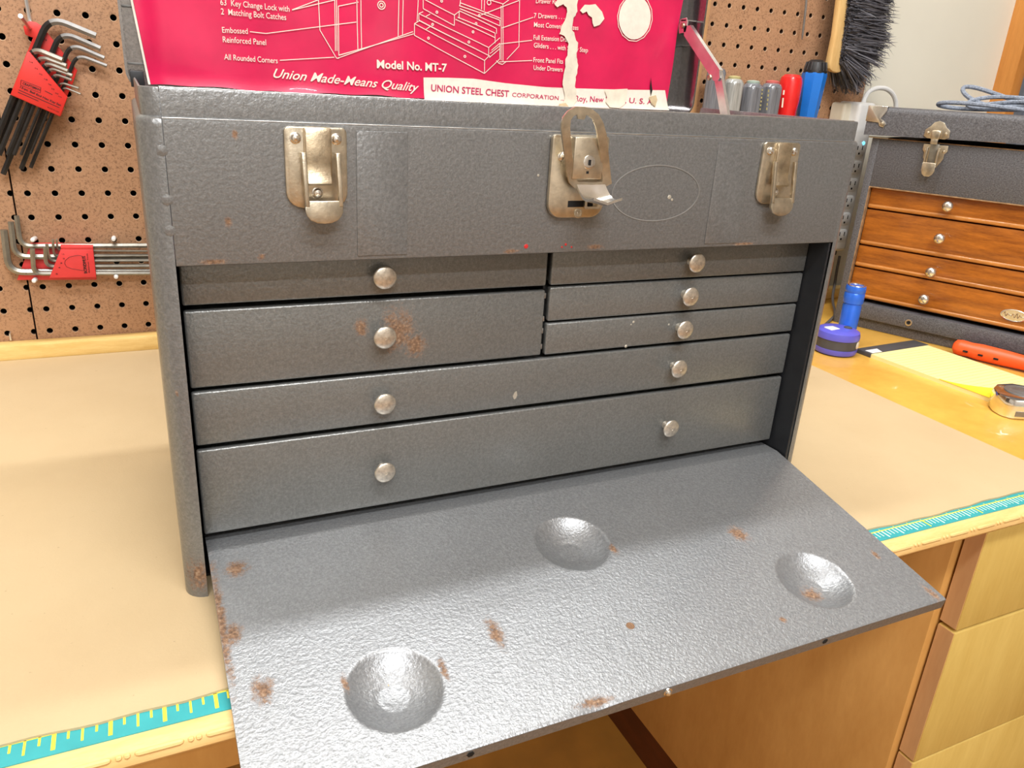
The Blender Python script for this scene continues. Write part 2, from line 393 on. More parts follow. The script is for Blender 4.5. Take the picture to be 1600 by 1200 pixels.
f = MB().box(-2.25, 3.25, -2.45, 0.65, 1.62, 1.68).build('ceiling', plain('white_ceiling', RGB(238, 234, 226), 0.8)); tag(f, 'white workshop ceiling', 'ceiling', kind='structure')
WC = plain('pale_room_wall', RGB(214, 210, 202), 0.7)
f = MB().box(-2.25, -2.2, -2.45, 0.62, FLOOR_Z, 1.62).build('wall_left', WC); tag(f, 'pale workshop wall at the left', 'wall', kind='structure')
f = MB().box(3.2, 3.25, -2.45, 0.62, FLOOR_Z, 1.62).build('wall_right', WC); tag(f, 'pale workshop wall at the right', 'wall', kind='structure')
f = MB().box(-2.2, 3.2, -2.45, -2.4, FLOOR_Z, 1.62).build('wall_front', WC); tag(f, 'pale workshop wall behind the viewer', 'wall', kind='structure')
f = MB().box(1.4, 3.2, 0.605, 0.65, FLOOR_Z, 1.62).build('wall_far', WC); tag(f, 'pale workshop wall beyond the door', 'wall', kind='structure')

# pegboards with real holes, one inch apart
IN = 0.0254
def pegboard(label, x0, nx, z0, nz, xmin=None, xmax=None):
    N = 12; r = 0.00318; rc = 0.00365; mb = MB(); h = IN / 2
    for i in range(nx):
        for j in range(nz):
            cx = x0 + i * IN; cz = z0 + j * IN
            sq, ci, cj, ck = [], [], [], []
            for k in range(N):
                a = 2 * PI * k / N + PI / N; ca, sa = math.cos(a), math.sin(a); q = h / max(abs(ca), abs(sa))
                if k % 3 == 1: pass
                sq.append(Vector((cx + ca * q, YW, cz + sa * q)))
                ci.append(Vector((cx + ca * rc, YW, cz + sa * rc))); cj.append(Vector((cx + ca * r, YW + 0.0005, cz + sa * r))); ck.append(Vector((cx + ca * r, YW + 0.0045, cz + sa * r)))
            corners = []
            vs = sq + ci + cj + ck
            o = len(vs); vs += [Vector((cx + a * h, YW, cz + b * h)) for a, b in ((1, 1), (-1, 1), (-1, -1), (1, -1))]
            for p in vs:
                if xmax is not None: p.x = min(p.x, xmax)
                if xmin is not None: p.x = max(p.x, xmin)
            fs = []; ms = []
            for k in range(N):
                k2 = (k + 1) % N
                a1 = 2 * PI * k / N + PI / N; a2 = a1 + 2 * PI / N
                cor = None
                for q in range(4):
                    ac = PI / 4 + q * PI / 2
                    if a1 < ac + (2 * PI if ac < a1 - 1e-6 and a2 > 2 * PI and ac + 2 * PI < a2 else 0) < a2 - 1e-6 and abs(a1 - ac) > 1e-6: cor = q
                if cor is not None: fs.append((k, o + cor, k2, N + k2, N + k))
                else: fs.append((k, k2, N + k2, N + k))
                ms.append(0)
                fs.append((N + k, N + k2, 2 * N + k2, 2 * N + k)); ms.append(1)
                fs.append((2 * N + k, 2 * N + k2, 3 * N + k2, 3 * N + k)); ms.append(2)
            base = len(mb.v); mb.v += vs
            for ff, m in zip(fs, ms): mb.f.append([base + q for q in ff]); mb.m.append(m)
    xa = x0 - h if xmin is None else xmin; xb = x0 + (nx - 1) * IN + h if xmax is None else xmax; za = z0 - h; zb = z0 + (nz - 1) * IN + h
    for (a, b, c, d) in (((xa, za), (xb, za), (xb, za), (xa, za)),):
        pass
    e = 0.0045
    for (p, q) in (((xa, za), (xb, za)), ((xb, za), (xb, zb)), ((xb, zb), (xa, zb)), ((xa, zb), (xa, za))):
        mb.add([(p[0], YW, p[1]), (q[0], YW, q[1]), (q[0], YW + e, q[1]), (p[0], YW + e, p[1])], [(0, 1, 2, 3)], 0)
    o = mb.build('pegboard', [M['peg'], M['pegrim'], M['pegwall']], recalc=False)
    return tag(o, label, 'pegboard', 'brown pegboards on the wall')
pegboard('brown pegboard sheet at the far left edge, left of the narrow gap', -0.1366 - 14 * IN, 15, 0.0249, 19, xmax=-0.1356)
pegboard('brown pegboard sheet behind both red hex key holders and the grey chest', -0.1212, 33, 0.0249, 19)
pegboard('brown pegboard sheet behind the screwdriver handles and brush', 0.7411, 13, 0.4352 - 9 * IN, 16)
b = MB().box(0.716, 0.7265, 0.517, 0.5268, 0.10, 0.52, 0.001).build('wall_batten', plain('tan_batten', RGB(182, 138, 94), 0.6)); tag(b, 'narrow upright wooden batten between pegboards beside open lid', 'batten')

# ------------------------------------------------------------------ workbench
wb = thing('workbench', 'long workbench with yellow varnished top and routed pine front edge', 'workbench', (0.3, 0.2, FLOOR_Z))
BZ = -0.0022
MB().box(-0.9, 1.75, -0.100, 0.526, BZ - 0.022, BZ, 0.001).build('bench_top', M['bench'], wb)
f = MB().box(-0.9, 1.75, 0.507, 0.5265, BZ, 0.0165, 0.002).build('trim_3', M['pine']); tag(f, 'pale pine strip along the wall at the back of the bench', 'trim', kind='structure')
MB().box(-0.9, 0.60, -0.045, -0.028, -0.10, BZ - 0.022, 0.001).build('apron', M['side'], wb)
# routed nosing: profile along x, with a run of bars and beads standing proud
prof = [(-0.100, BZ), (-0.1065, BZ), (-0.1085, BZ - 0.0006), (-0.1105, BZ - 0.0022), (-0.1118, BZ - 0.0045), (-0.1120, BZ - 0.0095), (-0.1105, BZ - 0.0118), (-0.105, BZ - 0.0125), (-0.100, BZ - 0.0125)]
mb = MB()
mb.grid(1, len(prof) - 1, lambda u, v: Vector((-0.9 + 2.65 * u, *prof[round(v * (len(prof) - 1))])))
nose = mb.build('edge_moulding', M['moulding'], wb)
bar = MB(); 
pth = [Vector((x, 0, 0)) for x in (-0.0115, -0.011, -0.0095, 0.0095, 0.011, 0.0115)]
bar.tube(pth, [0.0003, 0.0011, 0.0017, 0.0017, 0.0011, 0.0003], 8)
bar_me = bar.mesh('carved_bar', M['moulding']); bead_me = MB().lathe([(0, -0.0017), (0.0012, -0.0012), (0.0017, 0), (0.0012, 0.0012), (0, 0.0017)], axis=(1, 0, 0), n=8).mesh('carved_bead', M['moulding'])
inv = W[wb.name].inverted()
x = -0.20
while x < 0.80:
    link('carved_bar', bar_me, nose, inv @ Vector((x, -0.1111, BZ - 0.0036)))
    for dx in (0.0148, 0.0186): link('carved_bead', bead_me, nose, inv @ Vector((x + dx, -0.1111, BZ - 0.0036)))
    x += 0.0334

mb = MB()
def matedge(x): return -0.0875 + 0.0012 * math.sin(x * 31) + 0.0006 * math.sin(x * 140 + 1)
nx = 160; xa, xb = -0.85, 0.7505
top = [Vector((xa + (xb - xa) * i / nx, matedge(xa + (xb - xa) * i / nx), 0)) for i in range(nx + 1)]
bk = [Vector((p.x, 0.5065, 0)) for p in top]
mb.add(top + bk, [(i, i + 1, nx + 2 + i, nx + 1 + i) for i in range(nx)])
mb.add(top + [p - Vector((0, 0, 0.0021)) for p in top], [(i, nx + 1 + i, nx + 2 + i, i + 1) for i in range(nx)])
mb.add([(xb, matedge(xb), 0), (xb, 0.5065, 0), (xb, 0.5065, -0.0021), (xb, matedge(xb), -0.0021)], [(0, 1, 2, 3)])
o = mb.build('card_mat', M['mat'], recalc=False); tag(o, 'large tan card sheet covering the bench top under the grey chest', 'mat')

# ruler tapes along the front edge
def ruler(label, xa, xb, kind):
    root = thing('rule_tape', label, 'ruler', (xa, -0.0945, BZ), 0, 'teal rule tapes on the bench edge')
    ya, yb = -0.1015, -0.0860
    MB().box(xa, xb, ya, yb, BZ, BZ + 0.0006).build('tape', M['teal'], root)
    y = MB(); wt = MB(); z0, z1 = BZ + 0.0006, BZ + 0.0008
    if kind == 0:
        n = int((xb - xa) / (IN / 4)); off = 0
        for i in range(n):
            xx = xa + 0.003 + i * IN / 4
            ln = (0.0112 if i % 4 == 2 else 0.0098) if i % 2 == 0 else 0.0060
            wd = 0.0010 if i % 4 == 2 else 0.0006
            y.box(xx - wd, xx + wd, yb - 0.0015 - ln, yb - 0.0015, z0, z1)
        y.box(xa, xb, yb - 0.0019, yb - 0.0011, z0, z1)
    else:
        y.box(xa, xb, -0.0912, -0.0902, z0, z1)
        i = 0; xx = xa
        while xx < xb:
            ln = 0.0086 if i % 4 == 0 else 0.0064
            (y if i % 16 == 0 else wt).box(xx - 0.0004 - 0.0002 * (i % 4 == 0), xx + 0.0004 + 0.0002 * (i % 4 == 0), -0.0912 - ln, -0.0912, z0, z1)
            if i % 4 == 0: y.box(xx - 0.0002, xx + 0.0002, -0.0902, -0.0885, z0, z1)
            xx += 0.0040; i += 1
        wt.build('fine_ticks', M['tickw'], root)['kind'] = 'stuff'
    y.build('tick_marks', M['tick'], root)['kind'] = 'stuff'
ruler('teal rule tape with coarse yellow ticks at the left bench edge', -0.35, 0.055, 0)
ruler('teal rule tape with fine pale ticks at the right bench edge', 0.42, 0.95, 1)

# drawer cabinet under the bench
cb = thing('drawer_cabinet', 'pale maple drawer cabinet standing under the right end of bench', 'cabinet', (0.95, 0.2, FLOOR_Z))
mb = MB().box(0.62, 0.638, -0.080, 0.50, -0.61, BZ - 0.0225, 0.0008); mb.box(1.30, 1.318, -0.080, 0.50, -0.61, BZ - 0.0225, 0.0008); mb.box(0.638, 1.30, 0.482, 0.50, -0.61, BZ - 0.0225); mb.box(0.638, 1.30, -0.075, 0.482, -0.61, -0.592)
mb.build('carcass', M['side'], cb)
MB().box(0.622, 1.316, -0.03, 0.50, FLOOR_Z, -0.61).build('toe_board', M['toe'], cb)
for (za, zb) in ((-0.130, -0.0245), (-0.2905, -0.1335), (-0.45, -0.2925), (-0.59, -0.4525)):
    dr = MB().box(0.629, 1.315, -0.1000, -0.0820, za, zb, 0.0012)
    dr.box(0.645, 1.29, -0.0815, 0.40, za + 0.01, zb - 0.012)
    p = dr.build('drawer', M['maple'], cb)
    MB().box(0.6284, 0.6292, -0.0988, -0.0826, za + 0.0008, zb - 0.0008).build('edge_band', M['mapleedge'], p)
MB().lathe([(0.003, -0.0006), (0.003, 0.0004), (0, 0.0004)], (0.6197, -0.030, -0.044), (-1, 0, 0), 10).build('peg_hole', M['hole'], cb)

# ------------------------------------------------------------------ grey steel tool chest
ch = thing('tool_chest', 'grey hammertone steel tool chest with open lid, drawers and dropped front', 'tool chest', (0, 0, 0))
XR = 0.481; RC = 0.0125; DEP = 0.213; ZL = 0.2905; ZT = 0.305
# side shells with rounded corners: plan path lofted through height, stepping in at the lip
def side_shell(sgn, x_seam):
    path = []; nrm = []
    for k in range(9):
        a = PI / 2 * k / 8; path.append((-RC * math.sin(a), RC - RC * math.cos(a))); nrm.append((-math.sin(a), -math.cos(a)))
    path.append((-RC, DEP - RC)); nrm.append((-1, 0))
    for k in range(9):
        a = PI / 2 * k / 8; path.append((-RC * math.cos(a), DEP - RC + RC * math.sin(a))); nrm.append((-math.cos(a), math.sin(a)))
    lev = [(0.0, 0), (0.0006, -0.0), (0.2868, 0), (0.2893, 0.0004), (0.2906, 0.0016), (0.2912, 0.0030), (0.3038, 0.0030), (0.3048, 0.0034), (0.3050, 0.0042), (0.3044, 0.0046), (0.29, 0.0046), (0.0, 0.0016)]
    mb = MB(); n = len(path); vs = []
    for z, off in lev:
        for (px, py), (ax, ay) in zip(path, nrm):
            vs.append(Vector((x_seam + sgn * (px - ax * off), py - ay * off, min(z, 0.2965) if py > DEP - RC + 0.0005 else z)))
    fs = [(l * n + i, l * n + i + 1, (l + 1) * n + i + 1, (l + 1) * n + i) for l in range(len(lev) - 1) for i in range(n - 1)]
    mb.add(vs, fs)
    # inward flange of the post beside the drawers
    return mb
side_shell(1, 0.0).build('side_panel', M['body'], ch)
side_shell(-1, XR).build('side_panel', M['body'], ch)
MB().box(-0.0016, 0.0, 0.0006, 0.20, 0.002, 0.2135).build('inner_post', M['postin'], ch)
MB().box(XR - 0.0030, XR - 0.0014, 0.0006, 0.20, 0.002, 0.2135).build('inner_post', M['postin'], ch)
# front upper panel: bent sheet profile along x
pr = [(0.014, 0.2138), (0.0010, 0.2138), (0.0002, 0.2143), (0.0, 0.2152), (0.0, 0.2868), (0.0004, 0.2893), (0.0016, 0.2904), (0.0030, 0.2911), (0.0032, 0.3038), (0.0036, 0.3048), (0.0044, 0.3050), (0.0048, 0.3042), (0.0048, 0.216), (0.014, 0.2150)]
x0, x1 = 0.0004, XR + 0.0002
mb = MB(); mb.grid(1, len(pr) - 1, lambda u, v: Vector((x0 + (x1 - x0) * u, *pr[round(v * (len(pr) - 1))])))
mb.add([(x0, *p) for p in pr] + [(x1, *p) for p in pr], [tuple(range(len(pr))), tuple(len(pr) + i for i in range(len(pr)))[::-1]])
up = mb.build('upper_front', M['body'], ch)
for a, b in ((0.0994, 0.1298), (0.3535, 0.3836)):
    MB().prism(xz(rrect(a, b, 0.2165, 0.2872, 0.0006, 2), -0.0006), (0, 0.0008, 0), 0, 0.0003).build('pressed_rib', M['body'], up)
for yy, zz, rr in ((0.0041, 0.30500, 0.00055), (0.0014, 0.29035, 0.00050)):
    MB().tube([(x0 + (x1 - x0) * k / 60, yy, zz) for k in range(61)], [rr * (0.75 + 0.35 * math.sin(k * 1.7) * math.sin(k * 0.6 + yy * 900)) for k in range(61)], 8).build('worn_or_highlight_edge', M['steel'], up, ang=60)  # bright steel strips standing in for the highlight lines on lip and ledge
N = 48
def ell(cx, cz, a, b, y): return [Vector((cx + a * math.cos(2 * PI * k / N), y, cz + b * math.sin(2 * PI * k / N))) for k in range(N)]
MB().ring(ell(0.3068, 0.2525, 0.0360, 0.0190, -0.00035), ell(0.3068, 0.2525, 0.0353, 0.0183, -0.00035), (0, 0.0006, 0)).build('badge_outline', M['scratch'], up)
for (u, v, s) in ((822, 385, .0016), (884, 382, .0009), (893, 386, .0007), (878, 386, .0007)):
    p = onY(u, v, 0); MB().lathe([(s, 0), (s * .8, .0003), (0, .0004)], p, (0, -1, 0), 7).build('paint_fleck', M['redspeck'], up)
for (u, v, s) in ((1046, 308, .0016), (1050, 312, .0010), (841, 274, .0009)):
    p = onY(u, v, 0); MB().lathe([(s, 0), (s * .8, .0003), (0, .0004)], p, (0, -1, 0), 6).build('scrape', M['bare'], up)
for z in (0.2375, 0.2625, 0.2215):     # spot welds along the left seam
    MB().lathe([(0.0030, 0), (0.0022, 0.0002), (0, 0.0003)], (-0.001, 0.0, z + 0.012), (-0.05, -1, 0), 8).build('spot_weld', M['body'], up)
# inside: floor of the top well, back wall, base, dark liner behind drawers
MB().box(-0.010, XR + 0.010, 0.005, DEP - 0.001, 0.2155, 0.2170).build('well_floor', M['inside'], ch)
MB().box(-0.004, XR + 0.004, DEP - 0.0015, DEP, 0.0, 0.2955, 0.0003).build('back_panel', M['body'], ch)
MB().box(-0.010, XR + 0.010, 0.022, DEP - 0.002, 0.001, 0.0025).build('base_pan', M['inside'], ch)
MB().box(0.2386, 0.2401, 0.026, 0.19, 0.1335, 0.2135).build('divider', M['black'], ch)
for z in (.176, .159, .150, .138): MB().box(0.2383, 0.2404, 0.0235, 0.03, z, z + 0.004, .0004).build('runner_tab', M['steel'], ch)

# drawers
knob = MB().lathe([(0.0034, 0), (0.0034, 0.0006), (0.0026, 0.0014), (0.0026, 0.0045), (0.0034, 0.0058), (0.0068, 0.0074), (0.0075, 0.0081), (0.0074, 0.0086), (0.0064, 0.0092), (0.0036, 0.0098), (0.0010, 0.0100), (0.0008, 0.0097), (0, 0.0097)], (0, 0, 0), (0, -1, 0), 28)
knob_me = knob.mesh('knob', M['knob'], ang=50)
YD = 0.020
def drawer(x0, x1, z0, z1, knobs, mat='drawer', label=None):
    mb = MB(); mb.box(x0, x1, YD, YD + 0.005, z0, z1, 0.0014, 0, 3)
    mb.box(x0 + 0.003, x1 - 0.003, YD + 0.004, 0.195, z0 + 0.001, z1 - 0.004, 0.0004)
    d = mb.build('drawer', M[mat], ch)
    if label: d['label'] = label
    for ku, kv in knobs:
        q = onY(ku, kv, YD - 0.0085); link('knob', knob_me, d, (q.x, YD, q.z))
    return d
KL, KR = 0.1175, 0.3518
drawer(0.0020, 0.2377, 0.1862, 0.2125, [(602, 434)])
drawer(0.0022, 0.2377, 0.1348, 0.1830, [(602, 528)], 'drawer_rust', 'grey drawer front with rust bloom beside its knob')
dw = drawer(0.0022, 0.4765, 0.0966, 0.1320, [(602, 632), (1062, 577)])
drawer(0.0020, 0.4762, 0.0330, 0.0932, [(602, 739), (1049, 670)])
drawer(0.2412, 0.4775, 0.1862, 0.2125, [(1090, 411)])
drawer(0.2412, 0.4772, 0.1599, 0.1848, [(1080, 464)])
d7 = drawer(0.2408, 0.4766, 0.1345, 0.1583, [(1071, 516)])
for (u, v, s) in ((990, 503, .0011), (986, 507, .0007), (1045, 507, .0009), (978, 541, .0013)):
    MB().lathe([(s, 0), (s * .7, .0003), (0, .0004)], onY(u, v, YD), (0, -1, 0), 6).build('scrape', M['bare'], d7)
MB().prism([onY(u, v, YD) for u, v in ((803, 624), (801, 619), (804, 613), (807, 611), (808, 617), (806, 622))], (0, -0.0003, 0)).build('scrape', M['bare'], dw)

# dropped front panel with three pressed dimples
HY, HZ, TA = 0.020, 0.0285, 0.1786
TV = Vector((0, -math.cos(TA), -math.sin(TA))); NV = Vector((0, -math.sin(TA), math.cos(TA)))
PX0, PX1, PL = 0.0025, 0.4763, 0.1929
DIM = [(0.0863, 0.1452), (0.2394, 0.0672), (0.3928, 0.1486)]
def pan(x, t, h): return Vector((x, HY, HZ)) + TV * t + NV * h
def ph(x, t):
    h = 0.0
    for cx, ct in DIM:
        r = math.hypot(x - cx, t - ct); R = 0.0268
        if r < R:
            q = r / R; h -= 0.0098 * (1 - q * q) ** 0.85 if q < 0.995 else 0.0
            if 0.25 < q < 0.42: h -= 0.0004 * math.sin((q - 0.25) / 0.17 * PI)
    if t < 0.0105: h -= (0.0105 - t) * 0.22
    if t > 0.1915: h -= (t - 0.1915) * 0.5
    if t > 0.182:
        h -= 0.0010 * math.exp(-((x - 0.190) / 0.010) ** 2) * (t - 0.182) / 0.011
    return h
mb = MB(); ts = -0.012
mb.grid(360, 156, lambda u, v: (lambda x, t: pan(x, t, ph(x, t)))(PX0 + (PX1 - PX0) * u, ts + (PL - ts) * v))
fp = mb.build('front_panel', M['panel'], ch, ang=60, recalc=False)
fl = MB()
nseg = 80
def flz(x): return -0.0007 - 0.0013 * math.exp(-((x - 0.190) / 0.009) ** 2) - 0.0004 * sum(math.exp(-((x - c) / 0.004) ** 2) for c in (0.113, 0.2374, 0.362))
fl.grid(nseg, 1, lambda u, v: pan(PX0 + (PX1 - PX0) * u, PL + 0.0002, flz(PX0 + (PX1 - PX0) * u) if v < 0.5 else -0.0085))
fl.grid(nseg, 1, lambda u, v: pan(PX0 + (PX1 - PX0) * u, PL + 0.0002 - 0.0010 * v, flz(PX0 + (PX1 - PX0) * u) - 0.0002 * v))
fl.build('front_flange', M['body'], fp, recalc=False)
for xx in (PX0, PX1):
    sd = MB(); sd.grid(40, 1, lambda u, v: pan(xx, PL * u, ph(xx, PL * u) - 0.0055 * v * sm((1 - u) * 8 + 0.2)))
    sd.build('side_flange', M['body'], fp, recalc=False)
for cx, kind in ((0.113, 0), (0.2374, 1), (0.362, 0)):
    c = pan(cx, PL + 0.0003, -0.0040); out = TV
    if kind: MB().lathe([(0.0030, 0), (0.0030, 0.0006), (0.0021, 0.0008), (0.0019, 0.0018), (0.0008, 0.0027), (0, 0.0028)], c, out, 14).build('catch_screw', M['nickel'], fp)
    else: MB().lathe([(0.0022, 0), (0.0021, 0.0003), (0, 0.0003)], c, out, 6).build('catch_hole', M['hole'], fp)
MB().lathe([(0.0030, -.0002), (0.0025, 0.0004), (0.0017, 0.0005), (0.0010, 0.0002), (0, 0.0004)], pan(0.2395, 0.146, 0), NV, 12).build('rust_ring', plain('rust_ring', RGB(128, 96, 70), 0.8), fp)

# draw latches left and right of the lock
def latch(dx, label):
    o = MB()
    ol = rrect(0.0596, 0.0938, 0.2450, 0.2886, 0.004, 5, [0.003, 0.003, 0.009, 0.009])
    o.prism(xz(ol, 0.0), (0, -0.0024, 0), 0, 0.0009)
    me = o.mesh('draw_latch', M['brass']); p = link('draw_latch', me, ch, (dx, 0, 0)); p['label'] = label
    # raised strap with hooked lower end
    st = [(0.0022, 0.2888), (-0.0036, 0.2884), (-0.0050, 0.2860), (-0.0052, 0.2700), (-0.0056, 0.2640), (-0.0076, 0.2610), (-0.0082, 0.2592), (-0.0072, 0.2582), (-0.0040, 0.2590), (-0.0020, 0.262)]
    s = MB().prism([Vector((0.0705, y, z)) for y, z in st], (0.0135, 0, 0), 0, 0.0006)
    s.prism(xz(rrect(0.0698, 0.0850, 0.262, 0.2884, 0.001, 2), -0.0020), (0, -0.0018, 0), 0, 0.0005)
    link('strap', s.mesh('strap', M['brassdk']), p)
    # lever: two arms joined to a rounded tongue, standing off the plate
    lv = MB()
    def pt(x, z, d): return Vector((x, -0.0045 - (0.2765 - z) * 0.11 - d, z))
    for xa, xb in ((0.0676, 0.0702), (0.0862, 0.0888)):
        lv.prism([pt(xa, .2755, 0), pt(xb, .2755, 0), pt(xb + .0005, .247, 0), pt(xa + .0008, .247, 0)], (0, -0.0030, 0), 0, 0.0004)
    tong = [(0.0682, .2502), (0.0682, .2440), (0.0692, .2415), (0.0710, .2395), (0.0745, .2380), (0.0785, .2376), (0.0825, .2380), (0.0860, .2395), (0.0880, .2415), (0.0892, .2440), (0.0892, .2502)]
    lv.prism([pt(x, z, 0) for x, z in tong], (0, -0.0024, 0), 0, 0.0006)
    link('lever', lv.mesh('lever', M['brass']), p)
    rv = MB().lathe([(0.0031, 0.0), (0.0031, 0.0005), (0.0025, 0.0007), (0.0024, 0.0012), (0.0017, 0.0021), (0, 0.0025)], (0, 0, 0), (0, -1, 0), 14).mesh('rivet', M['nickel'])
    for x, z in ((0.0656, 0.2826), (0.0878, 0.2826), (0.0766, 0.2536)): link('rivet', rv, p, (x, -0.0023, z))
latch(0.0, 'tarnished nickel draw latch at the left of the front')
latch(0.333, 'tarnished nickel draw latch at the right of the front')

# lock hasp with raised loop
ol = rrect(0.2217, 0.2634, 0.2372, 0.2892, 0.004, 6, [0.003, 0.003, 0.010, 0.010])
hp = MB().prism(xz(ol, 0.0), (0, -0.0042, 0), 0, 0.0018).build('lock_hasp', M['brass'], ch); hp['label'] = 'nickel key lock hasp with its loop raised'
MB().box(0.2330, 0.2545, -0.0125, -0.0040, 0.2630, 0.2885, 0.0009).build('lock_case', M['brass'], hp)
kc = Vector((0.2440, -0.0124, 0.2735))
MB().lathe([(0.0044, 0), (0.0042, 0.0006), (0.0034, 0.0009), (0.0012, 0.0007), (0, 0.0007)], kc, (0, -1, 0), 20).build('lock_cylinder', M['nickel'], hp)
MB().box(kc.x - 0.0006, kc.x + 0.0010, -0.0135, -0.0131, kc.z - 0.0018, kc.z + 0.0016).box(kc.x - 0.0013, kc.x + 0.0005, -0.0126, -0.0123, kc.z - 0.0070, kc.z - 0.0054).build('keyhole', M['hole'], hp)
MB().box(0.236, 0.2545, -0.0046, -0.0040, 0.2445, 0.2485).build('slot', M['hole'], hp)
YLP = -0.0165
outer = [(877, 196), (880, 183), (888, 173), (900, 166.5), (914, 167), (926, 171), (936, 179), (943, 192), (948, 210), (951, 240), (954, 270), (956, 287), (948, 291), (942, 288), (905, 296), (898, 294), (890, 286), (886, 270), (883, 245), (879, 218)]
inner = [(891, 200), (892, 188), (896, 182), (901, 179), (910, 181), (918, 180), (926, 186), (931, 197), (934, 212), (938, 235), (940, 262), (942, 284), (941, 285), (938, 285), (905, 285), (902, 283), (900, 278), (897, 262), (894, 240), (892, 218)]
def lp(q): p = onY(q[0], q[1], YLP + 0.006 * sm((q[1] - 180) / 120)); return p
MB().ring([lp(q) for q in outer], [lp(q) for q in inner], (0, 0.0014, 0)).prism([lp(q) for q in ((902, 178), (916, 180), (913, 187), (903, 186))], (0, 0.0014, 0)).build('loop', M['brass'], hp)
# thumb lever: curved bright plate leaning out
th = MB()
def thf(u, v):
    x = 0.2375 + 0.021 * u + 0.004 * v
    return Vector((x, -0.0095 - 0.017 * v, 0.2612 - 0.0105 * v - 0.005 * math.sin(PI * v) + 0.003 * abs(u - .5) * 2 * v))
nu, nv = 8, 8
th.grid(nu, nv, thf); th.grid(nu, nv, lambda u, v: thf(u, v) - Vector((0, 0, 0.0016)))
ed = [(0, k / 8) for k in range(9)] + [(k / 8, 1) for k in range(1, 9)] + [(1, 1 - k / 8) for k in range(1, 9)]
for a, b in zip(ed[:-1], ed[1:]):
    p, q = thf(*a), thf(*b); th.add([p, q, q - Vector((0, 0, .0016)), p - Vector((0, 0, .0016))], [(0, 1, 2, 3)])
th.build('thumb_lever', M['nickel'], hp)
MB().ring(xz(rrect(.2475, .2590, .2435, .2500, .001, 2), -.0062), xz(rrect(.2493, .2572, .2450, .2485, .0005, 2), -.0062), (0, .002, 0)).build('staple', M['brass'], hp)
rv = MB().lathe([(0.0030, 0.0), (0.0030, 0.0005), (0.0025, 0.0007), (0.0022, 0.0014), (0.0012, 0.0020), (0, 0.0022)], (0, 0, 0), (0, -1, 0), 14).mesh('rivet', M['nickel'])
for x, z in ((0.2289, 0.2758), (0.2603, 0.2690)): link('rivet', rv, hp, (x, -0.0041, z))
MB().lathe([(0.0031, 0), (0.0031, 0.0006), (0.0024, 0.0007), (0.0022, 0.0003), (0.0010, 0.0003), (0.0006, 0.0008), (0, 0.0008)], (0.2441, -0.0041, 0.2404), (0, -1, 0), 16).build('screw', M['brass'], hp)

# open lid: shallow tray standing behind the well
LX0, LX1, LZ0, LZ1 = -0.0135, 0.4920, 0.2955, 0.517
LY0, LY1 = 0.2165, 0.2460
mb = MB()
A = rrect(LX0, LX1, LZ0, LZ1, 0.014, 8); B = rrect(LX0 + 0.0012, LX1 - 0.0012, LZ0 + 0.0012, LZ1 - 0.0012, 0.0128, 8)
mb.ring(xz(A, LY0), xz(B, LY0), (0, LY1 - LY0, 0))
mb.prism(xz(A, LY1), (0, -0.0012, 0), 0)
mb.ring(xz(rrect(LX0 - .0006, LX1 + .0006, LZ0 - .0006, LZ1 + .0006, .0146, 8), LY0), xz(A, LY0), (0, 0.003, 0))
lid = mb.build('lid', hammer('grey_lid_paint', rough=0.14, metal=0.85, base=(0.31, 0.30, 0.30), bmp=0.05), ch)
for xx in (0.06, 0.2405, 0.42): MB().lathe([(0.0035, -0.016), (0.0035, 0.016)], (xx, 0.2150, 0.2940), (1, 0, 0), 10).build('hinge_knuckle', M['steel'], lid)
MB().box(-0.0112, -0.0020, 0.2145, 0.2155, 0.2980, 0.3090, 0.0005).build('corner_tab', M['postin'], lid)
for z in (.313, .352): MB().box(-0.0118, 0.0, 0.2425, 0.2447, z, z + .0016, .0004).build('pressed_bead', M['scratch'], lid)
MB().box(0.4888, 0.4908, 0.2180, 0.2440, 0.3600, 0.3612, .0004).build('pressed_bead', M['scratch'], lid)

# folding lid stay on the right
XS = 0.4780
def sp(u, v): return onX(u, v, XS)
a, b, c = sp(1073, 48), sp(1119, 118), sp(1141, 182)
st = MB()
def link_bar(mb, p, q, w, x, th=0.0012, flange=0.0):
    d = (q - p).normalized(); n = Vector((0, -d.z, d.y)) * w
    if n.z < 0: n = -n
    poly = [p + n - d * 0, p + n * 0.3 - d * w, p - n * 0.3 - d * w, p - n, q - n, q - n * 0.3 + d * w, q + n * 0.3 + d * w, q + n]
    mb.prism([Vector((x, k.y, k.z)) for k in poly], (th, 0, 0), 0, 0)
    if flange:
        pa, qa = p + n, q + n
        mb.prism([Vector((x, k.y, k.z)) for k in (pa, qa, qa + n * 0.12, pa + n * 0.12)], (-flange, 0, 0))
link_bar(st, a, b, 0.0055, XS, 0.0012, -0.004)
stay = st.build('lid_stay', M['zinc'], ch)
s2 = MB(); link_bar(s2, b + (b - c).normalized() * 0.002, c - Vector((0, 0, 0.02)), 0.0045, XS + 0.0014, 0.0010, -0.003); s2.build('lower_link', M['zinc'], stay)
br = sp(1067, 40)
MB().prism([Vector((XS, br.y + y, br.z + z)) for y, z in ((-.006, -.006), (.005, -.007), (.007, 0), (.005, .006), (-.004, .007), (-.007, .003))], (0.0012, 0, 0), 0, .0003).box(XS, .4905, br.y - .004, br.y + .004, br.z + .004, br.z + .0052).build('bracket', M['zinc'], stay)
rv = MB().lathe([(0.0028, 0), (0.0024, 0.0012), (0, 0.0018)], (0, 0, 0), (-1, 0, 0), 12).mesh('rivet', M['brassdk'])
for q in (sp(1067, 40), sp(1109, 121)): link('rivet', rv, stay, (XS - 0.0001, q.y, q.z))

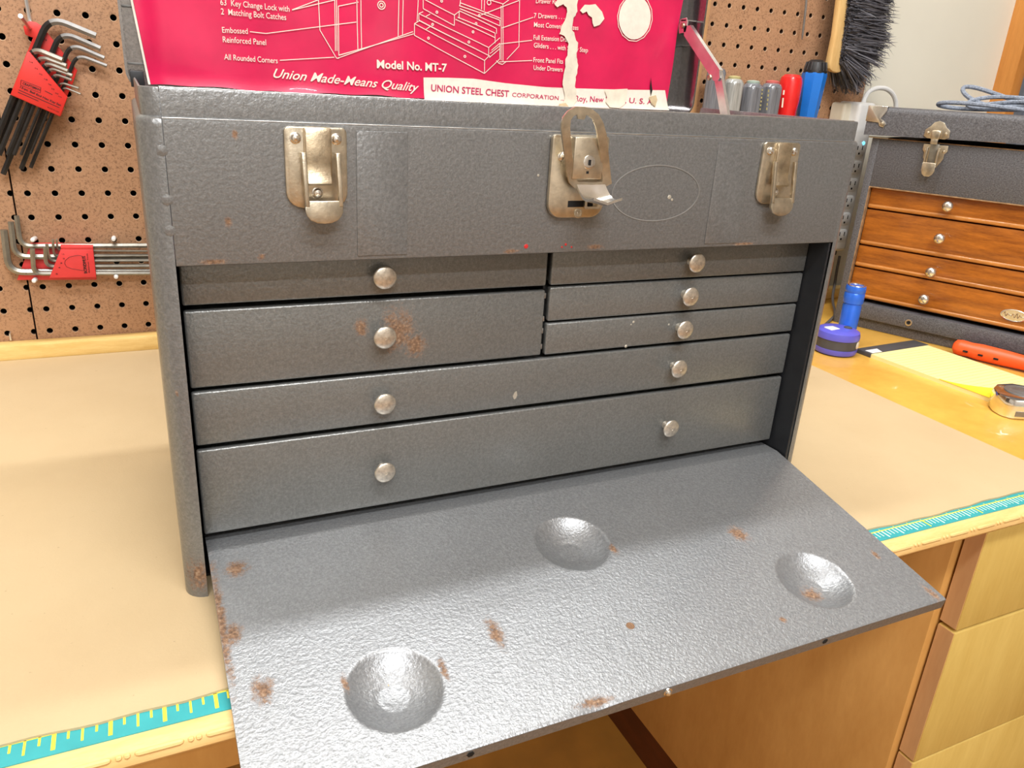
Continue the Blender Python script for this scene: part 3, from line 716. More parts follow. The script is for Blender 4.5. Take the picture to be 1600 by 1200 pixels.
# ---- printed paper label inside the lid
YL = 0.2405
def wav(p):        # gentle buckling of the sheet
    d = 0.0011 * math.sin(p.x * 38 + p.z * 22) * math.sin(p.z * 60 + 1.2) + 0.0009 * math.sin(p.x * 91 + 2)
    d += 0.0030 * sm((0.012 - p.x) / 0.012) + 0.0022 * sm((0.306 - p.z) / 0.010)
    return Vector((p.x, p.y - max(-0.0012, d), p.z))
def zb(x): return 0.2996 + 0.0006 * math.sin(x * 46) + 0.0004 * math.sin(x * 150)
mb = MB()
def lab(u, v):
    xa = 0.0025 - min(0.007, 0.11 * (v * 0.2)); xb = 0.4760 + 0.0065 * min(1, v * 1.4)
    x = xa + (xb - xa) * u; z = zb(x) + (0.505 - 0.2996) * v
    return wav(Vector((x, YL, z)))
mb.grid(140, 60, lab)
nb = mb.v[:]; back = [p + Vector((0, 0.0006, 0)) for p in nb[:141]]
label = mb.build('paper_label', M['crimson'], ch, recalc=False, ang=80); label['label'] = 'crimson printed paper label, torn down the middle'
MB().grid(1, 40, lambda u, v: lab(0, v) + Vector((-0.0002 - 0.0016 * u, 0.0003 * u - 0.0006, 0))).build('curled_edge', M['cream'], label, recalc=False)
def L(u, v): return onY(u, v, YL)
def ltext(body, u0, v0, u1, v1, cap, mat='cream', bold=0.004, shear=0.0, lift=0.0013):
    return put_text('printed_text', body, L(u0, v0), L(u1, v1), cap, M[mat], label, (0, -1, 0), lift, bold, shear, warp=wav)
def patch(name, pts, mat, lift, px=True):
    poly = [L(*p) if px else p for p in pts]
    b = bmesh.new(); bv = [b.verts.new(p) for p in poly]
    for tri in tessellate_polygon([[Vector((p.x, p.z, 0)) for p in poly]]): b.faces.new([bv[i] for i in tri])
    for _ in range(3): bmesh.ops.subdivide_edges(b, edges=[e for e in b.edges if e.calc_length() > 0.006], cuts=1); bmesh.ops.triangulate(b, faces=b.faces[:])
    for v in b.verts: v.co = wav(v.co) - Vector((0, lift, 0))
    return MB().bm(b).build(name, M[mat], label, recalc=False, ang=80)
patch('white_band', [(661, 121), (700, 121.5), (740, 123), (790, 130), (850, 136), (900, 138), (970, 140), (1038, 141), (1043, 172), (990, 170.5), (900, 167), (800, 163), (720, 159.5), (662, 157)], 'cream', 0.0007)
ltext('63  Key Change Lock with', 344, 8, 452, 18.5, 0.0044)
ltext('2  Matching Bolt Catches', 345, 22.5, 447, 31.5, 0.0044)
ltext('Embossed', 347, 51, 387, 53, 0.0042)
ltext('Reinforced Panel', 348, 66, 416, 70.5, 0.0044)
ltext('All Rounded Corners', 350, 93, 434, 99, 0.0043)
ltext('Union Made-Means Quality', 427, 121, 653, 143, 0.0072, bold=0.010, shear=0.42)
ltext('Model No. MT-7', 588, 106, 698, 112, 0.0066, bold=0.024)
ltext('UNION STEEL CHEST', 673, 142, 795, 151.5, 0.0058, 'magenta', 0.012)
ltext('CORPORATION ...', 800, 151, 880, 157, 0.0038, 'magenta', 0.006)
ltext('Le Roy, New York', 884, 157.5, 966, 160.5, 0.0054, 'magenta', 0.008)
ltext(', U. S. A.', 976, 160.5, 1022, 163, 0.0052, 'magenta', 0.008)
ltext('Drawer Runners', 837, 5, 885, 7, 0.0040)
ltext('7 Drawers . . . .', 834, 28, 885, 30, 0.0042)
ltext('Most Convenient Sizes', 834, 42, 903, 47, 0.0042)
ltext('Full Extension Drawer', 833, 62, 896, 66, 0.0042)
ltext('Gliders . . . with Safety Step', 833, 74, 918, 82, 0.0042)
ltext('Front Panel Fits', 832, 97, 878, 99.5, 0.0042)
ltext('Under Drawers', 832, 109, 877, 112, 0.0042)
# line drawings of the two chests and leader lines, as thin printed strokes
def k4(x, y): return (480 + x / 4.4444, y / 4.4444)
def k6(x, y): return (300 + x / 6.1538, y / 6.1538)
ST = [[k6(*p) for p in q] for q in ([(960, 95), (1210, 0)], [(960, 97), (1370, 0)], [(1212, 0), (1225, 290), (1385, 560), (1410, 560)], [(1370, 0), (1374, 490)], [(1388, 0), (1390, 490)],
      [(1600, 20), (1405, 60), (1407, 530), (1600, 478)], [(555, 305), (710, 322), (1580, 212)], [(845, 580), (1365, 550)])]
ST += [[k4(*p) for p in q] for q in ([(205, 405), (730, 220)], [(215, 385), (735, 235)], [(345, 0), (350, 345)], [(373, 0), (376, 335)], [(632, 0), (627, 252)], [(661, 0), (657, 243)], [(765, 0), (758, 150)],
      [(740, 165), (740, 245), (1228, 510), (1228, 420), (740, 165)], [(1228, 510), (1335, 410), (1335, 300)], [(1228, 420), (1262, 385)], [(740, 165), (775, 145), (1265, 390)], [(820, 205), (850, 185)],
      [(770, 95), (770, 140), (1255, 385), (1255, 330), (770, 95)], [(1255, 330), (1335, 262)], [(770, 95), (800, 82)], [(820, 115), (850, 98)], [(800, 0), (800, 60), (1018, 178), (1018, 105), (815, 0)], [(1018, 105), (1050, 80), (1050, 128)],
      [(1025, 135), (1300, 262), (1300, 300)], [(1040, 120), (1300, 230), (1300, 262)], [(1050, 75), (1310, 198), (1310, 235)], [(1055, 60), (1335, 180)], [(1050, 40), (1335, 140), (1335, 180)], [(1058, 20), (1340, 128)], [(1225, 0), (1222, 75)], [(1205, 0), (1203, 66)],
      [(1345, 40), (1345, 420)], [(1358, 30), (1358, 425)], [(1265, 0), (1360, 28), (1400, 0)], [(1475, 0), (1470, 322), (1385, 412)], [(1310, 420), (1330, 440), (1355, 447), (1385, 425)],
      [(1200, 105), (1480, 0)], [(1350, 195), (1570, 120)], [(1340, 305), (1560, 280)], [(1330, 430), (1558, 420)], [(1060, 0), (1055, 40)], [(1275, 350), (1335, 300)], [(1265, 372), (1335, 318)], [(1260, 400), (1335, 338)])]
ln = MB()
for q in ST:
    for p0, p1 in zip(q[:-1], q[1:]):
        a, b = L(*p0), L(*p1); n = max(1, int((b - a).length / 0.006)); d = (b - a).normalized(); w = Vector((-d.z, 0, d.x)) * 0.00030
        for i in range(n):
            s, e = a.lerp(b, i / n), a.lerp(b, (i + 1) / n)
            ln.add([wav(k) - Vector((0, 0.0011, 0)) for k in (s - w, e - w, e + w, s + w)], [(0, 1, 2, 3)])
def circ(c, r, w):
    n = 14
    for i in range(n):
        a, b = 2 * PI * i / n, 2 * PI * (i + 1) / n
        ln.add([wav(c + Vector((math.cos(t) * q, 0, math.sin(t) * q))) - Vector((0, 0.0011, 0)) for t, q in ((a, r), (b, r), (b, r - w), (a, r - w))], [(0, 1, 2, 3)])
for p, r in (((515, 36), .0034), ((515, 36), .0018), ((897, 85), .0012), ((868, 170), .0012), ((840, 265), .0012), ((1187, 110), .0012), ((1165, 165), .0012), ((1145, 222), .0012), ((1118, 292), .0012), ((1093, 392), .0012), ((930, 8), .0012), ((1257, 18), .0022)):
    circ(L(*k4(*p)), r, 0.0007)
cc = onY(991, 28, YL)
circ(cc, 0.0208, 0.0007)
ln.build('line_drawing', M['cream'], label, recalc=False)['kind'] = 'stuff'
patch('white_disc', [(cc + Vector((0.0187 * math.cos(2 * PI * k / 30), 0, 0.0187 * math.sin(2 * PI * k / 30)))) for k in range(30)], 'cream', 0.0009, px=False)
def k3(x, y): return (620 + x / 3.3333, y / 3.3333)
tear = [(815, 20), (830, 38), (862, 22), (880, 48), (876, 90), (852, 138), (840, 178), (868, 188), (890, 228), (884, 272), (870, 330), (860, 390), (855, 440), (868, 500), (858, 538), (832, 546), (836, 560), (905, 563), (936, 520), (922, 450), (926, 400), (941, 340), (933, 300), (941, 222), (922, 180), (906, 150), (916, 92), (936, 60), (936, -40), (860, -40)]
random.seed(3)
tr = []
for p, q in zip(tear, tear[1:] + tear[:1]):
    tr.append(k3(*p))
    for f_ in (0.33, 0.66): tr.append(k3(p[0] + (q[0] - p[0]) * f_ + random.uniform(-5, 5), p[1] + (q[1] - p[1]) * f_ + random.uniform(-3, 3)))
patch('torn_patch', tr, 'paper', 0.0020)
patch('torn_patch', [k3(*p) for p in ((950, 55), (962, 40), (975, 25), (1000, 26), (1030, 22), (1048, 45), (1062, 62), (1073, 98), (1050, 130), (1022, 140), (1014, 120), (1012, 92), (995, 80), (985, 60), (965, 70))], 'paper', 0.0018)
patch('worn_patch', [k3(*p) for p in ((1075, 470), (1130, 465), (1200, 462), (1195, 500), (1185, 540), (1150, 562), (1100, 558), (1080, 530), (1088, 505))], 'paper', 0.0019)
patch('tan_stain', [k3(*p) for p in ((1310, 505), (1345, 495), (1352, 520), (1340, 555), (1322, 540))], 'stain', 0.0022)
patch('tape_mark', [k3(*p) for p in ((832, 540), (870, 535), (885, 555), (870, 562), (835, 562))], 'stain', 0.0026)
patch('split', [k3(*p) for p in ((1322, 400), (1326, 440), (1330, 470), (1322, 500), (1318, 460))], 'hole', 0.0016)

# ------------------------------------------------------------------ hex key set hanging upper left
HB, HF = 0.521, 0.490
hs = thing('hex_key_holder', 'red slanted plastic hex key holder hanging on a wall hook', 'key holder', (-0.09, 0.51, 0.26))
bp = [(37, 42), (41, 36), (47, 33), (57, 35), (67, 42), (121, 110), (114, 130), (104, 152), (94, 182), (60, 168), (43, 82), (52, 59), (46, 57), (40, 54)]
MB().prism([onY(u, v, HB) for u, v in bp], (0, -0.004, 0), 0, 0.0006).build('back_wing', M['redplastic'], hs)
fr = [(42.5, 80), (46, 81), (105.5, 152), (94, 182), (16, 148)]
MB().prism([onY(u, v, HF) for u, v in fr], (0, 0.0045, 0), 0, 0.0008).prism([onY(u, v, HF + .0045) for u, v in ((20, 140), (16, 148), (94, 182), (98, 172))], (0, 0.0225, 0)).build('front_wing', M['redplastic'], hs)
def htext(body, u0, v0, u1, v1, cap, y=HF, bold=0.01):
    return put_text('printed_text', body, onY(u0, v0, y), onY(u1, v1, y), cap, M['print'], hs, (0, -1, 0), 0.0003, bold)
htext('CRAFTSMAN', 35, 131.5, 62, 142, 0.0022, bold=0.03)
fbx = [onY(u, v, HF - .0003) for u, v in ((33, 125), (64, 137), (63, 145), (32, 133))]
bx = MB()
for a, b in zip(fbx, fbx[1:] + fbx[:1]): bx.tube([a, b], 0.00018, 4)
bx.build('printed_frame', M['print'], hs)
htext('13-pc. Ball End Hex Key Set', 31, 137, 95, 166, 0.0019, bold=0.03)
htext('MADE IN USA', 74, 168, 92, 176, 0.0010)
def hbar(u0, v0, u1, v1):
    p, q = onY(u0, v0, HF - .0002), onY(u1, v1, HF - .0002); w = Vector((0, 0, 0.00035))
    MB().prism([p - w, q - w, q + w, p + w], (0, .0004, 0)).build('small_print', M['print'], hs)
hbar(29, 140.5, 93, 168.5); hbar(28, 144, 60, 158); hbar(70, 142, 82, 148)
for (s, u, v) in (('1/4', 46, 97), ('3/16', 54, 107), ('5/32', 61, 116), ('1/8', 69, 124), ('7/64', 75, 132), ('3/32', 80, 139), ('5/64', 86, 146), ('1/16', 91, 151)): htext(s, u, v, u + 5, v + 2, 0.0013)
htext('3/8', 68, 62, 73, 64, 0.0014, HB - .004); htext('5/16', 84, 81, 89, 83, 0.0014, HB - .004)
def key(name, pts, y, r, mat, label, group, bend, mat2=None):
    path = fillet([onY(u, v, y) if len(q) == 0 else onY(u, v, q[0]) for (u, v, *q) in pts], bend, 7)
    mb = MB().tube(path, r * 1.12, 6, flat=(0, 1, 0))
    if mat2: mb.m = [1 if i // 6 >= 4 and i < 6 * (len(path) - 1) or i == len(mb.m) - 1 else 0 for i in range(len(mb.m))]
    o = mb.build(name, [mat, mat2 or mat], ang=25)
    return tag(o, label, 'hex key', group)
G1 = 'hex keys in the slanted red holder'
ordn = ['largest', 'second largest', 'third largest', 'fourth largest', 'fifth largest', 'sixth largest', 'smallest']
bk_ = [((77, 26), (150, 56), (-24, 271), .0031), ((95, 49), (157, 76), (5, 272), .0026), ((110, 68), (163, 91), (33, 264), .0022), ((120, 85), (167, 103), (48, 262), .0018)]
for i, (b, tp, e, r) in enumerate(bk_):
    key('hex_key', [(*e, HB - .0045 - r * 1.15), (*b, HB - .0045 - r * 1.15), (*tp, HB - .0075 - r * 1.15)], 0, r, M['blacksteel'], ['largest', 'second largest', 'third largest', 'smallest'][i] + ' hex key in the rear row of the slanted red holder', G1, 0.016 - .002 * i, M['satin'])
fr_ = [((51, 75), (98, 94), (-16, 242), .0026), ((61, 87.5), (104, 103), (-1, 242), .0022), ((70, 97), (106, 111), (12, 242), .0019), ((77.5, 105.5), (113, 118), (22, 242), .0017), ((84, 115), (112, 125), (33, 242), .0014), ((94, 128.5), (123, 138), (48, 240), .0011), ((99, 136), (126, 147), (57, 236), .0009)]
for i, (b, tp, e, r) in enumerate(fr_):
    key('hex_key', [(*e, HF + .0048 + r * 1.15), (*b, HF + .0048 + r * 1.15), (*tp, HF + .001)], 0, r, M['blacksteel'], ordn[i] + ' hex key in the front row of the slanted red holder', G1, 0.010 - .0009 * i, M['greysteel'])
hk = MB().tube(fillet([Vector((-0.0958, 0.5255, 0.372)), onY(47, 34, 0.5245), onY(47, 45, 0.521), onY(32, 25, 0.462)], 0.006, 5), 0.0021, 10).build('wall_hook', M['zinc']); tag(hk, 'zinc wire hook holding the slanted red key holder', 'hook')

# second hex key set lying on pegs
hs2 = thing('hex_key_holder', 'coral red hex key holder lying level on four white pegs', 'key holder', (-0.1, 0.51, 0.09))
BB, BF = 0.5225, 0.504
MB().prism([onY(u, v, BB) for u, v in ((47, 383), (145.5, 383), (151, 436), (27, 436.5))], (0, -0.0035, 0), 0, 0.0006).build('back_wing', M['redplastic2'], hs2)
MB().prism([onY(u, v, BF) for u, v in ((95, 389), (145.5, 389.5), (150.5, 433.5), (77, 434.5))], (0, 0.0035, 0), 0, 0.0006).build('front_wing', M['redplastic2'], hs2)
pq = [onY(u, v, BF) for u, v in ((95, 389), (145.5, 389.5))]
MB().prism([pq[0], pq[1], pq[1] + Vector((0, 0, .003)), pq[0] + Vector((0, 0, .003))], (0, BB - BF, 0), 0, 0.0005).prism([onY(u, v, BB - .0035) for u, v in ((48, 379), (98, 379), (98, 385), (48, 385))], (0, -0.003, 0), 0, .0005).build('top_wall', M['redplastic2'], hs2)
def btext(body, u0, v0, u1, v1, cap, bold=0.01): return put_text('printed_text', body, onY(u0, v0, BF), onY(u1, v1, BF), cap, M['print'], hs2, (0, -1, 0), 0.0003, bold)
btext('BONDHUS', 136.5, 427, 133, 400, 0.0032, 0.03); btext('Balldriver Tools', 140.5, 426, 137, 396, 0.0014)
lo = MB(); cpts = [(101, 412), (102, 407), (108, 402), (115, 400), (122, 399), (128, 400), (130, 405), (131, 412), (131, 423), (124, 422), (112, 420), (104, 417), (101, 412)]
lo.tube([onY(u, v, BF - .0003) for u, v in cpts], 0.0002, 4); lo.build('printed_outline', M['print'], hs2)
for (s, u, v) in (('1.5', 97, 398), ('2', 98, 405), ('3', 94, 412), ('4', 91, 419), ('5', 87, 429)): btext(s, u, v, u + 3.5, v - .1, 0.0014)
btext('6', 40, 428, 42, 428, 0.0015)
G2 = 'hex keys in the level red holder'
kb = [((6, 359), (14, 425), (330, 424), .0033), ((17, 346.5), (23, 401), (330, 400), .0027), ((26, 337), (32, 384.5), (330, 383), .0024)]
nm = ['largest', 'middle', 'smallest']
for i, (tp, b, e, r) in enumerate(kb):
    key('hex_key', [(*tp, BB - .007), (*b, BB - .0075), (*e, BB - .0075)], 0, r, M['greysteel'], nm[i] + ' grey hex key in the rear row of the level red holder', G2, 0.015 - .002 * i)
kf = [((50.5, 389), (53, 427), (240, 426.5), .0023), ((70.5, 387), (72, 416), (240, 415), .0019), ((73, 381.5), (77, 407.5), (240, 406.5), .0015), ((82.5, 374.5), (84.5, 400), (240, 399), .0012), ((88.5, 374), (90, 391), (240, 392.5), .0009)]
nm = ['largest', 'second largest', 'middle', 'second smallest', 'smallest']
for i, (tp, b, e, r) in enumerate(kf):
    key('hex_key', [(*tp, BF + .0005), (*b, BF + .0062), (*e, BF + .0062)], 0, r, M['greysteel'], nm[i] + ' grey hex key in the front row of the level red holder', G2, 0.009 - .001 * i)
for i, (u, v, w) in enumerate(((54, 375, 'above the left end of'), (178, 374, 'above the key shafts right of'), (56, 438, 'below the left end of'), (182, 432, 'below the key shafts right of'))):
    p = onY(u, v, 0.520)
    o = MB().lathe([(0.0024, 0), (0.0024, 0.027), (0.0018, 0.0285), (0, 0.029)], (p.x, 0.531, p.z), (0, -1, 0.12), 12).build('wall_peg', M['white']); tag(o, 'short white peg ' + w + ' the level red key holder', 'peg', 'white pegs under and over the level key holder')
p = onY(17, 524, YW); o = MB().tube([(p.x, .530, p.z + .004), (p.x, .5215, p.z + .003), (p.x, .5215, p.z - .004)], .001, 8).build('wire_hook', M['zinc']); tag(o, 'tiny wire hook in a left pegboard hole above the bench', 'hook')

# ------------------------------------------------------------------ screwdrivers in a rack behind the chest
YS = 0.490
rk = thing('screwdriver_rack', 'pine shelf rack holding the screwdrivers against the pegboard', 'tool rack', (0.83, 0.50, 0.24))
RKZ = 0.272
MB().box(0.715, 0.965, 0.466, 0.4850, RKZ - 0.016, RKZ, 0.001).build('front_rail', M['pine'], rk)
MB().box(0.715, 0.965, 0.4950, 0.5265, RKZ - 0.016, RKZ, 0.001).build('rear_rail', M['pine'], rk)
for xx in (0.715, 0.955): MB().box(xx, xx + 0.010, 0.4850, 0.4950, RKZ - 0.016, RKZ).build('rail_spacer', M['pine'], rk)
MB().box(0.715, 0.965, 0.514, 0.5265, RKZ - 0.07, RKZ - 0.016, 0.001).build('back_rail', M['pine'], rk)
def driver(u0, u1, vtop, label, kind, mat, capm=None):
    a = onY(u0, (vtop + 185) / 2, YS); b = onY(u1, (vtop + 185) / 2, YS); tp = onY((u0 + u1) / 2, vtop, YS)
    cx = (a.x + b.x) / 2; r = (b.x - a.x) / 2 * 0.90; h = tp.z - RKZ
    t = thing('screwdriver', label, 'screwdriver', (cx, YS, RKZ), 0, 'screwdrivers standing in the rack')
    g = MB(); N_ = 24
    prof = [(0.55, 0.0005), (0.92, 0.006), (1, 0.02), (1, h - 0.012), (0.96, h - 0.007), (0.80, h - 0.003), (0.55, h - 0.001), (0.0, h)] if kind == 'flute' else [(0.6, 0.0005), (0.85, 0.006), (0.9, 0.03), (1.0, h * 0.55), (1.0, h - 0.012), (0.9, h - 0.005), (0.62, h - 0.001), (0, h)]
    vs = []
    for q, z in prof:
        for k in range(N_):
            an = 2 * PI * k / N_; rr = r * q * ((0.90 if k % 4 in (1, 2) and 0.01 < z < h - 0.008 else 1.0) if kind == 'flute' else 1.0)
            vs.append(Vector((cx + rr * math.cos(an), YS + rr * math.sin(an), RKZ + z)))
    n = len(prof)
    g.add(vs, [(i * N_ + k, i * N_ + (k + 1) % N_, (i + 1) * N_ + (k + 1) % N_, (i + 1) * N_ + k) for i in range(n - 1) for k in range(N_)] + [tuple(range(N_))[::-1]])
    hd = g.build('handle', mat, t, ang=30)
    MB().lathe([(0.0033, 0.0), (0.0033, -0.12), (0.0026, -0.13), (0.0010, -0.135), (0, -0.135)], (cx, YS, RKZ), (0, 0, 1), 10).build('shaft', M['satin'], t)
    if capm: MB().lathe([(r * 0.62, -0.003), (r * 0.62, 0.0008), (r * 0.45, 0.0022), (0, 0.0028)], (cx, YS, RKZ + h), (0, 0, 1), 20).build('end_cap', capm, t)
    return t, cx, r, h
driver(1101, 1129, 104, 'tall dark clear screwdriver handle half hidden behind the lid stay', 'flute', M['cleardk'])
driver(1129, 1157, 121, 'pale clear screwdriver handle with a yellowish end', 'flute', M['clear'], M['yellowp'])
driver(1158, 1187, 128, 'smoky clear screwdriver handle with a pale green end', 'flute', M['cleardk'], M['greenp'])
t4, cx, r, h = driver(1188, 1217, 128, 'smoky screwdriver handle with yellow lettering and a red end', 'flute', M['cleardk'], plain('dull_red_plastic', RGB(190, 96, 90), 0.4))
def marks(parent, pts, y, w, mat):
    for (u0, v0, u1, v1) in pts:
        p, q = onY(u0, v0, y), onY(u1, v1, y); MB().prism([p - Vector((w, 0, 0)), p + Vector((w, 0, 0)), q + Vector((w, 0, 0)), q - Vector((w, 0, 0))], (0, 0.0012, 0)).build('printed_mark', mat, parent)
YM = YS - r * 1.005
marks(t4, [(1187.5 + 5 * math.sin(k) * 0 + (175 - v) * 0.12, v, 1187.5 + (175 - v + 3) * 0.12, v - 3) for k, v in enumerate(range(142, 178, 6))] + [(1198 + (175 - v) * 0.10, v, 1198 + (175 - v + 4) * 0.10, v - 4) for v in range(144, 176, 7)], YM, 0.0007, M['yellowp'])
t5, cx, r, h = driver(1217, 1247, 115, 'glossy red plastic screwdriver handle with a rounded end', 'smooth', M['red'])
marks(t5, [(1224.5, 148, 1225.5, 141), (1222.5, 168, 1224, 153)], YS - r * 1.005, 0.0009, M['cream'])
# blue faceted handle with black end, leaning right
bt = onY(1277, 93, YS); bb = onY(1260, 186, YS); bb.z = RKZ + 0.001; ax = (bt - bb).normalized()
t6 = thing('screwdriver', 'bright blue faceted screwdriver handle with a black ribbed end', 'screwdriver', (bb.x, YS, RKZ), 0, 'screwdrivers standing in the rack')
Lh = (bt - bb).length
MB().lathe([(0.0115, 0), (0.0135, 0.008), (0.0150, 0.03), (0.0180, Lh - 0.022), (0.0172, Lh - 0.018)], bb, ax, 8).build('handle', M['blue'], t6, ang=20)
MB().lathe([(0.0165, Lh - 0.0185), (0.0162, Lh - 0.012), (0.0135, Lh - 0.004), (0.0085, Lh - 0.0005), (0, Lh)], bb, ax, 24).build('end_cap', M['black'], t6)
MB().lathe([(0.0035, 0), (0.0035, -0.12), (0, -0.125)], bb, ax, 10).build('shaft', M['satin'], t6)
mb = MB()
for k in range(16):
    a = 2 * PI * k / 16; q = Vector((0, 0, 1)).rotation_difference(ax)
    mb.tube([bb + q @ Vector((0.0163 * math.cos(a), 0.0163 * math.sin(a), Lh - 0.015)), bb + q @ Vector((0.0140 * math.cos(a), 0.0140 * math.sin(a), Lh - 0.0035))], 0.0007, 5)
mb.build('grip_rib', M['charcoal'], t6)

o = MB().tube([onY(1262, -30, 0.515), onY(1259, 12, 0.515), onY(1254, 54, 0.515), onY(1253, 62, 0.515)], [0.0017, 0.0017, 0.0015, 0.0005], 8).build('steel_pick', M['satin']); tag(o, 'thin steel pick hanging point down on the right pegboard', 'pick')

# ------------------------------------------------------------------ bench brush
bt_ = thing('bench_brush', 'black bristled bench brush with pale wooden back hung on the wall', 'brush', (0.95, 0.49, 0.36))
sh = [(1311, -60), (1312, 0), (1305, 55), (1296, 98), (1296.5, 107), (1301, 112), (1309, 114), (1314, 113), (1317, 108), (1316, 90), (1320, 50), (1328, 0), (1330, -60)]
MB().prism([onY(u, v, 0.480) for u, v in sh], (0, 0.010, 0), 0, 0.003).build('wooden_back', M['brushwood'], bt_)
random.seed(11)
br = MB()
def face_x(z): return 0.9445 - (z - 0.36) * 0.10           # bristle side of the wooden back
ZB0 = 0.372
for i in range(9000):
    z = random.uniform(ZB0, 0.52); y = random.uniform(0.470, 0.500)
    fan = sm((0.400 - z) / 0.030)                            # the end tufts splay downwards
    d = Vector((1.0 - 0.35 * fan, (y - 0.485) / 0.015 * 0.22 + random.gauss(0, 0.10), -0.10 - 0.62 * fan + random.gauss(0, 0.12))).normalized()
    ln_ = random.uniform(0.25, 1.0) ** 0.5 * (0.072 - 0.018 * fan)
    p = Vector((face_x(z), y, z)) + d * ln_ * random.uniform(0.0, 0.35)
    q = Vector((face_x(z), y, z)) + d * ln_
    e = q + (d * 0.5 + Vector((random.gauss(0, 0.4), random.gauss(0, 0.5), random.gauss(0, 0.5) - 0.2))).normalized() * random.uniform(0.006, 0.014)
    for w_ in (p, q, e): w_.y = min(w_.y, 0.524)
    w = Vector((random.gauss(0, 1), random.gauss(0, 1), random.gauss(0, 1))).cross(d).normalized() * 0.0006
    br.add([p - w, p + w, q + w * 0.9, q - w * 0.9, e], [(0, 1, 2, 3), (3, 2, 4)])
brs = br.build('bristles', M['bristle'], bt_, recalc=False); brs['kind'] = 'stuff'
MB().box(0.942, 0.985, 0.474, 0.498, 0.376, 0.52, 0.010).build('bristle_core', M['bristle'], bt_)

# ------------------------------------------------------------------ power strip on the right wall
ps = thing('power_strip', 'white power strip standing upright beside the wooden drawer chest', 'power strip', (1.03, 0.50, 0.08))
YP = 0.478
tl = onY(1341, 168, YP); bl = onY(1304, 393, YP); wd = 0.037
xl = (tl.x + bl.x) / 2 - 0.004
MB().box(xl, xl + wd, YP, YP + 0.0455, bl.z, tl.z + 0.008, 0.006, 0, 4).build('body', M['white'], ps)
MB().box(xl - 0.014, xl + 0.004, YP + 0.016, YP + 0.046, tl.z - 0.060, tl.z + 0.006, 0.005, 0, 3).build('plug_block', M['offwhite'], ps)
for k in range(6):
    z = bl.z + 0.016 + k * 0.027
    o_ = MB().prism(xz(rrect(xl + 0.007, xl + 0.030, z, z + 0.020, 0.006, 4), YP), (0, -0.0008, 0), 0, 0.0003).build('outlet', M['white'], ps)
    MB().box(xl + 0.0125, xl + 0.0140, YP - 0.0011, YP - 0.0006, z + 0.010, z + 0.016).box(xl + 0.0225, xl + 0.024, YP - 0.0011, YP - 0.0006, z + 0.010, z + 0.016).box(xl + 0.0165, xl + 0.0195, YP - 0.0011, YP - 0.0006, z + 0.003, z + 0.006).build('slot', M['hole'], o_)
MB().lathe([(0.0032, 0), (0.0028, 0.001), (0, 0.0015)], (xl + 0.024, YP, tl.z - 0.052), (0, -1, 0), 12).build('pilot_lamp', M['led'], ps)
MB().box(xl + 0.010, xl + 0.024, YP + 0.006, YP + 0.03, bl.z - 0.008, bl.z, 0.002).build('end_plug', M['charcoal'], ps)
lo = [onY(u, v, 0.50) for u, v in ((1348, 168), (1350, 155), (1357, 143), (1370, 137), (1385, 138), (1395, 146), (1400, 158), (1400, 172), (1398, 190))]
MB().tube(fillet(lo, 0.01, 4), 0.0036, 10).build('cord', M['white'], ps)
cbz = [onY(1312, 400, 0.49), onY(1307, 425, 0.49), onY(1304, 445, 0.49), onY(1300, 468, 0.46), onY(1306, 492, 0.42), Vector((0.905, .37, 0.002))]
o = MB().tube(fillet(cbz, 0.02, 5), 0.0022, 8).build('power_cable', M['cable']); tag(o, 'thin grey cable dropping from the power strip to the bench', 'cable')
o = MB().box(0.995, 1.021, 0.480, 0.4805 + 0.02, 0.02, 0.072, 0.003).box(0.999, 1.017, .483, .497, -0.0022, 0.021, .002)
o = o.build('wood_block', M['orangewood']); tag(o, 'small orange wooden block behind the cable below the power strip', 'block')

# ------------------------------------------------------------------ wooden machinist chest at the right
TH = math.radians(-66)
mc = thing('machinist_chest', 'black covered machinist chest with brown oak drawers on the right bench', 'tool chest', (0.968, 0.358, BZ), TH)
S0, S1, DP = -0.042, 0.438, 0.235
def lb(mb, name, mat, par=None, **k): return mb.build(name, mat, par or mc, local=True, **k)
mb = MB()
mb.box(S0, S0 + 0.0105, 0, DP, 0.0, 0.2755, 0.0012); mb.box(S1 - 0.0105, S1, 0, DP, 0.0, 0.2755, 0.0012)
mb.box(S0 + 0.0100, S1 - 0.0100, 0, 0.010, 0.2085, 0.2752, 0.0010); mb.box(S0 + 0.01, S1 - 0.01, DP - 0.01, DP, 0.0, 0.2755); mb.box(S0 + 0.01, S1 - 0.01, 0.012, DP - 0.01, 0.0, 0.038)
mb.box(S0 + 0.01, S1 - 0.01, 0.01, DP - 0.01, 0.2090, 0.2120)
lb(mb, 'case', M['leather'])
lb(MB().box(S0 + 0.0101, S1 - 0.0101, -0.0003, 0.009, 0.2070, 0.2088, .0003).box(S0 + .0098, S0 + .0112, -0.0004, 0.010, 0.04, 0.2085, .0003).box(S0, S1, -0.0003, 0.004, 0.2752, 0.2764, .0003), 'worn_or_highlight_edge', M['edgeworn'])
lb(MB().box(S0 + 0.0115, S1 - 0.0115, 0.03, 0.035, 0.04, 0.209), 'inner_back', M['hole'])
mb = MB()
A_ = 0.026
def lidz(s, z): return z + (s + 0.05) * A_
lx0, lx1 = S0 - 0.010, S1 + 0.010
b = bmesh.new(); bmesh.ops.create_cube(b, size=1)
for v in b.verts: v.co = Vector(((lx0 + lx1) / 2 + v.co.x * (lx1 - lx0), DP / 2 - 0.004 + v.co.y * (DP + 0.012), 0.2985 + v.co.z * 0.039))
bmesh.ops.bevel(b, geom=[e for e in b.edges if all(v.co.z > 0.3 for v in e.verts)], offset=0.008, segments=4, profile=0.5, affect='EDGES')
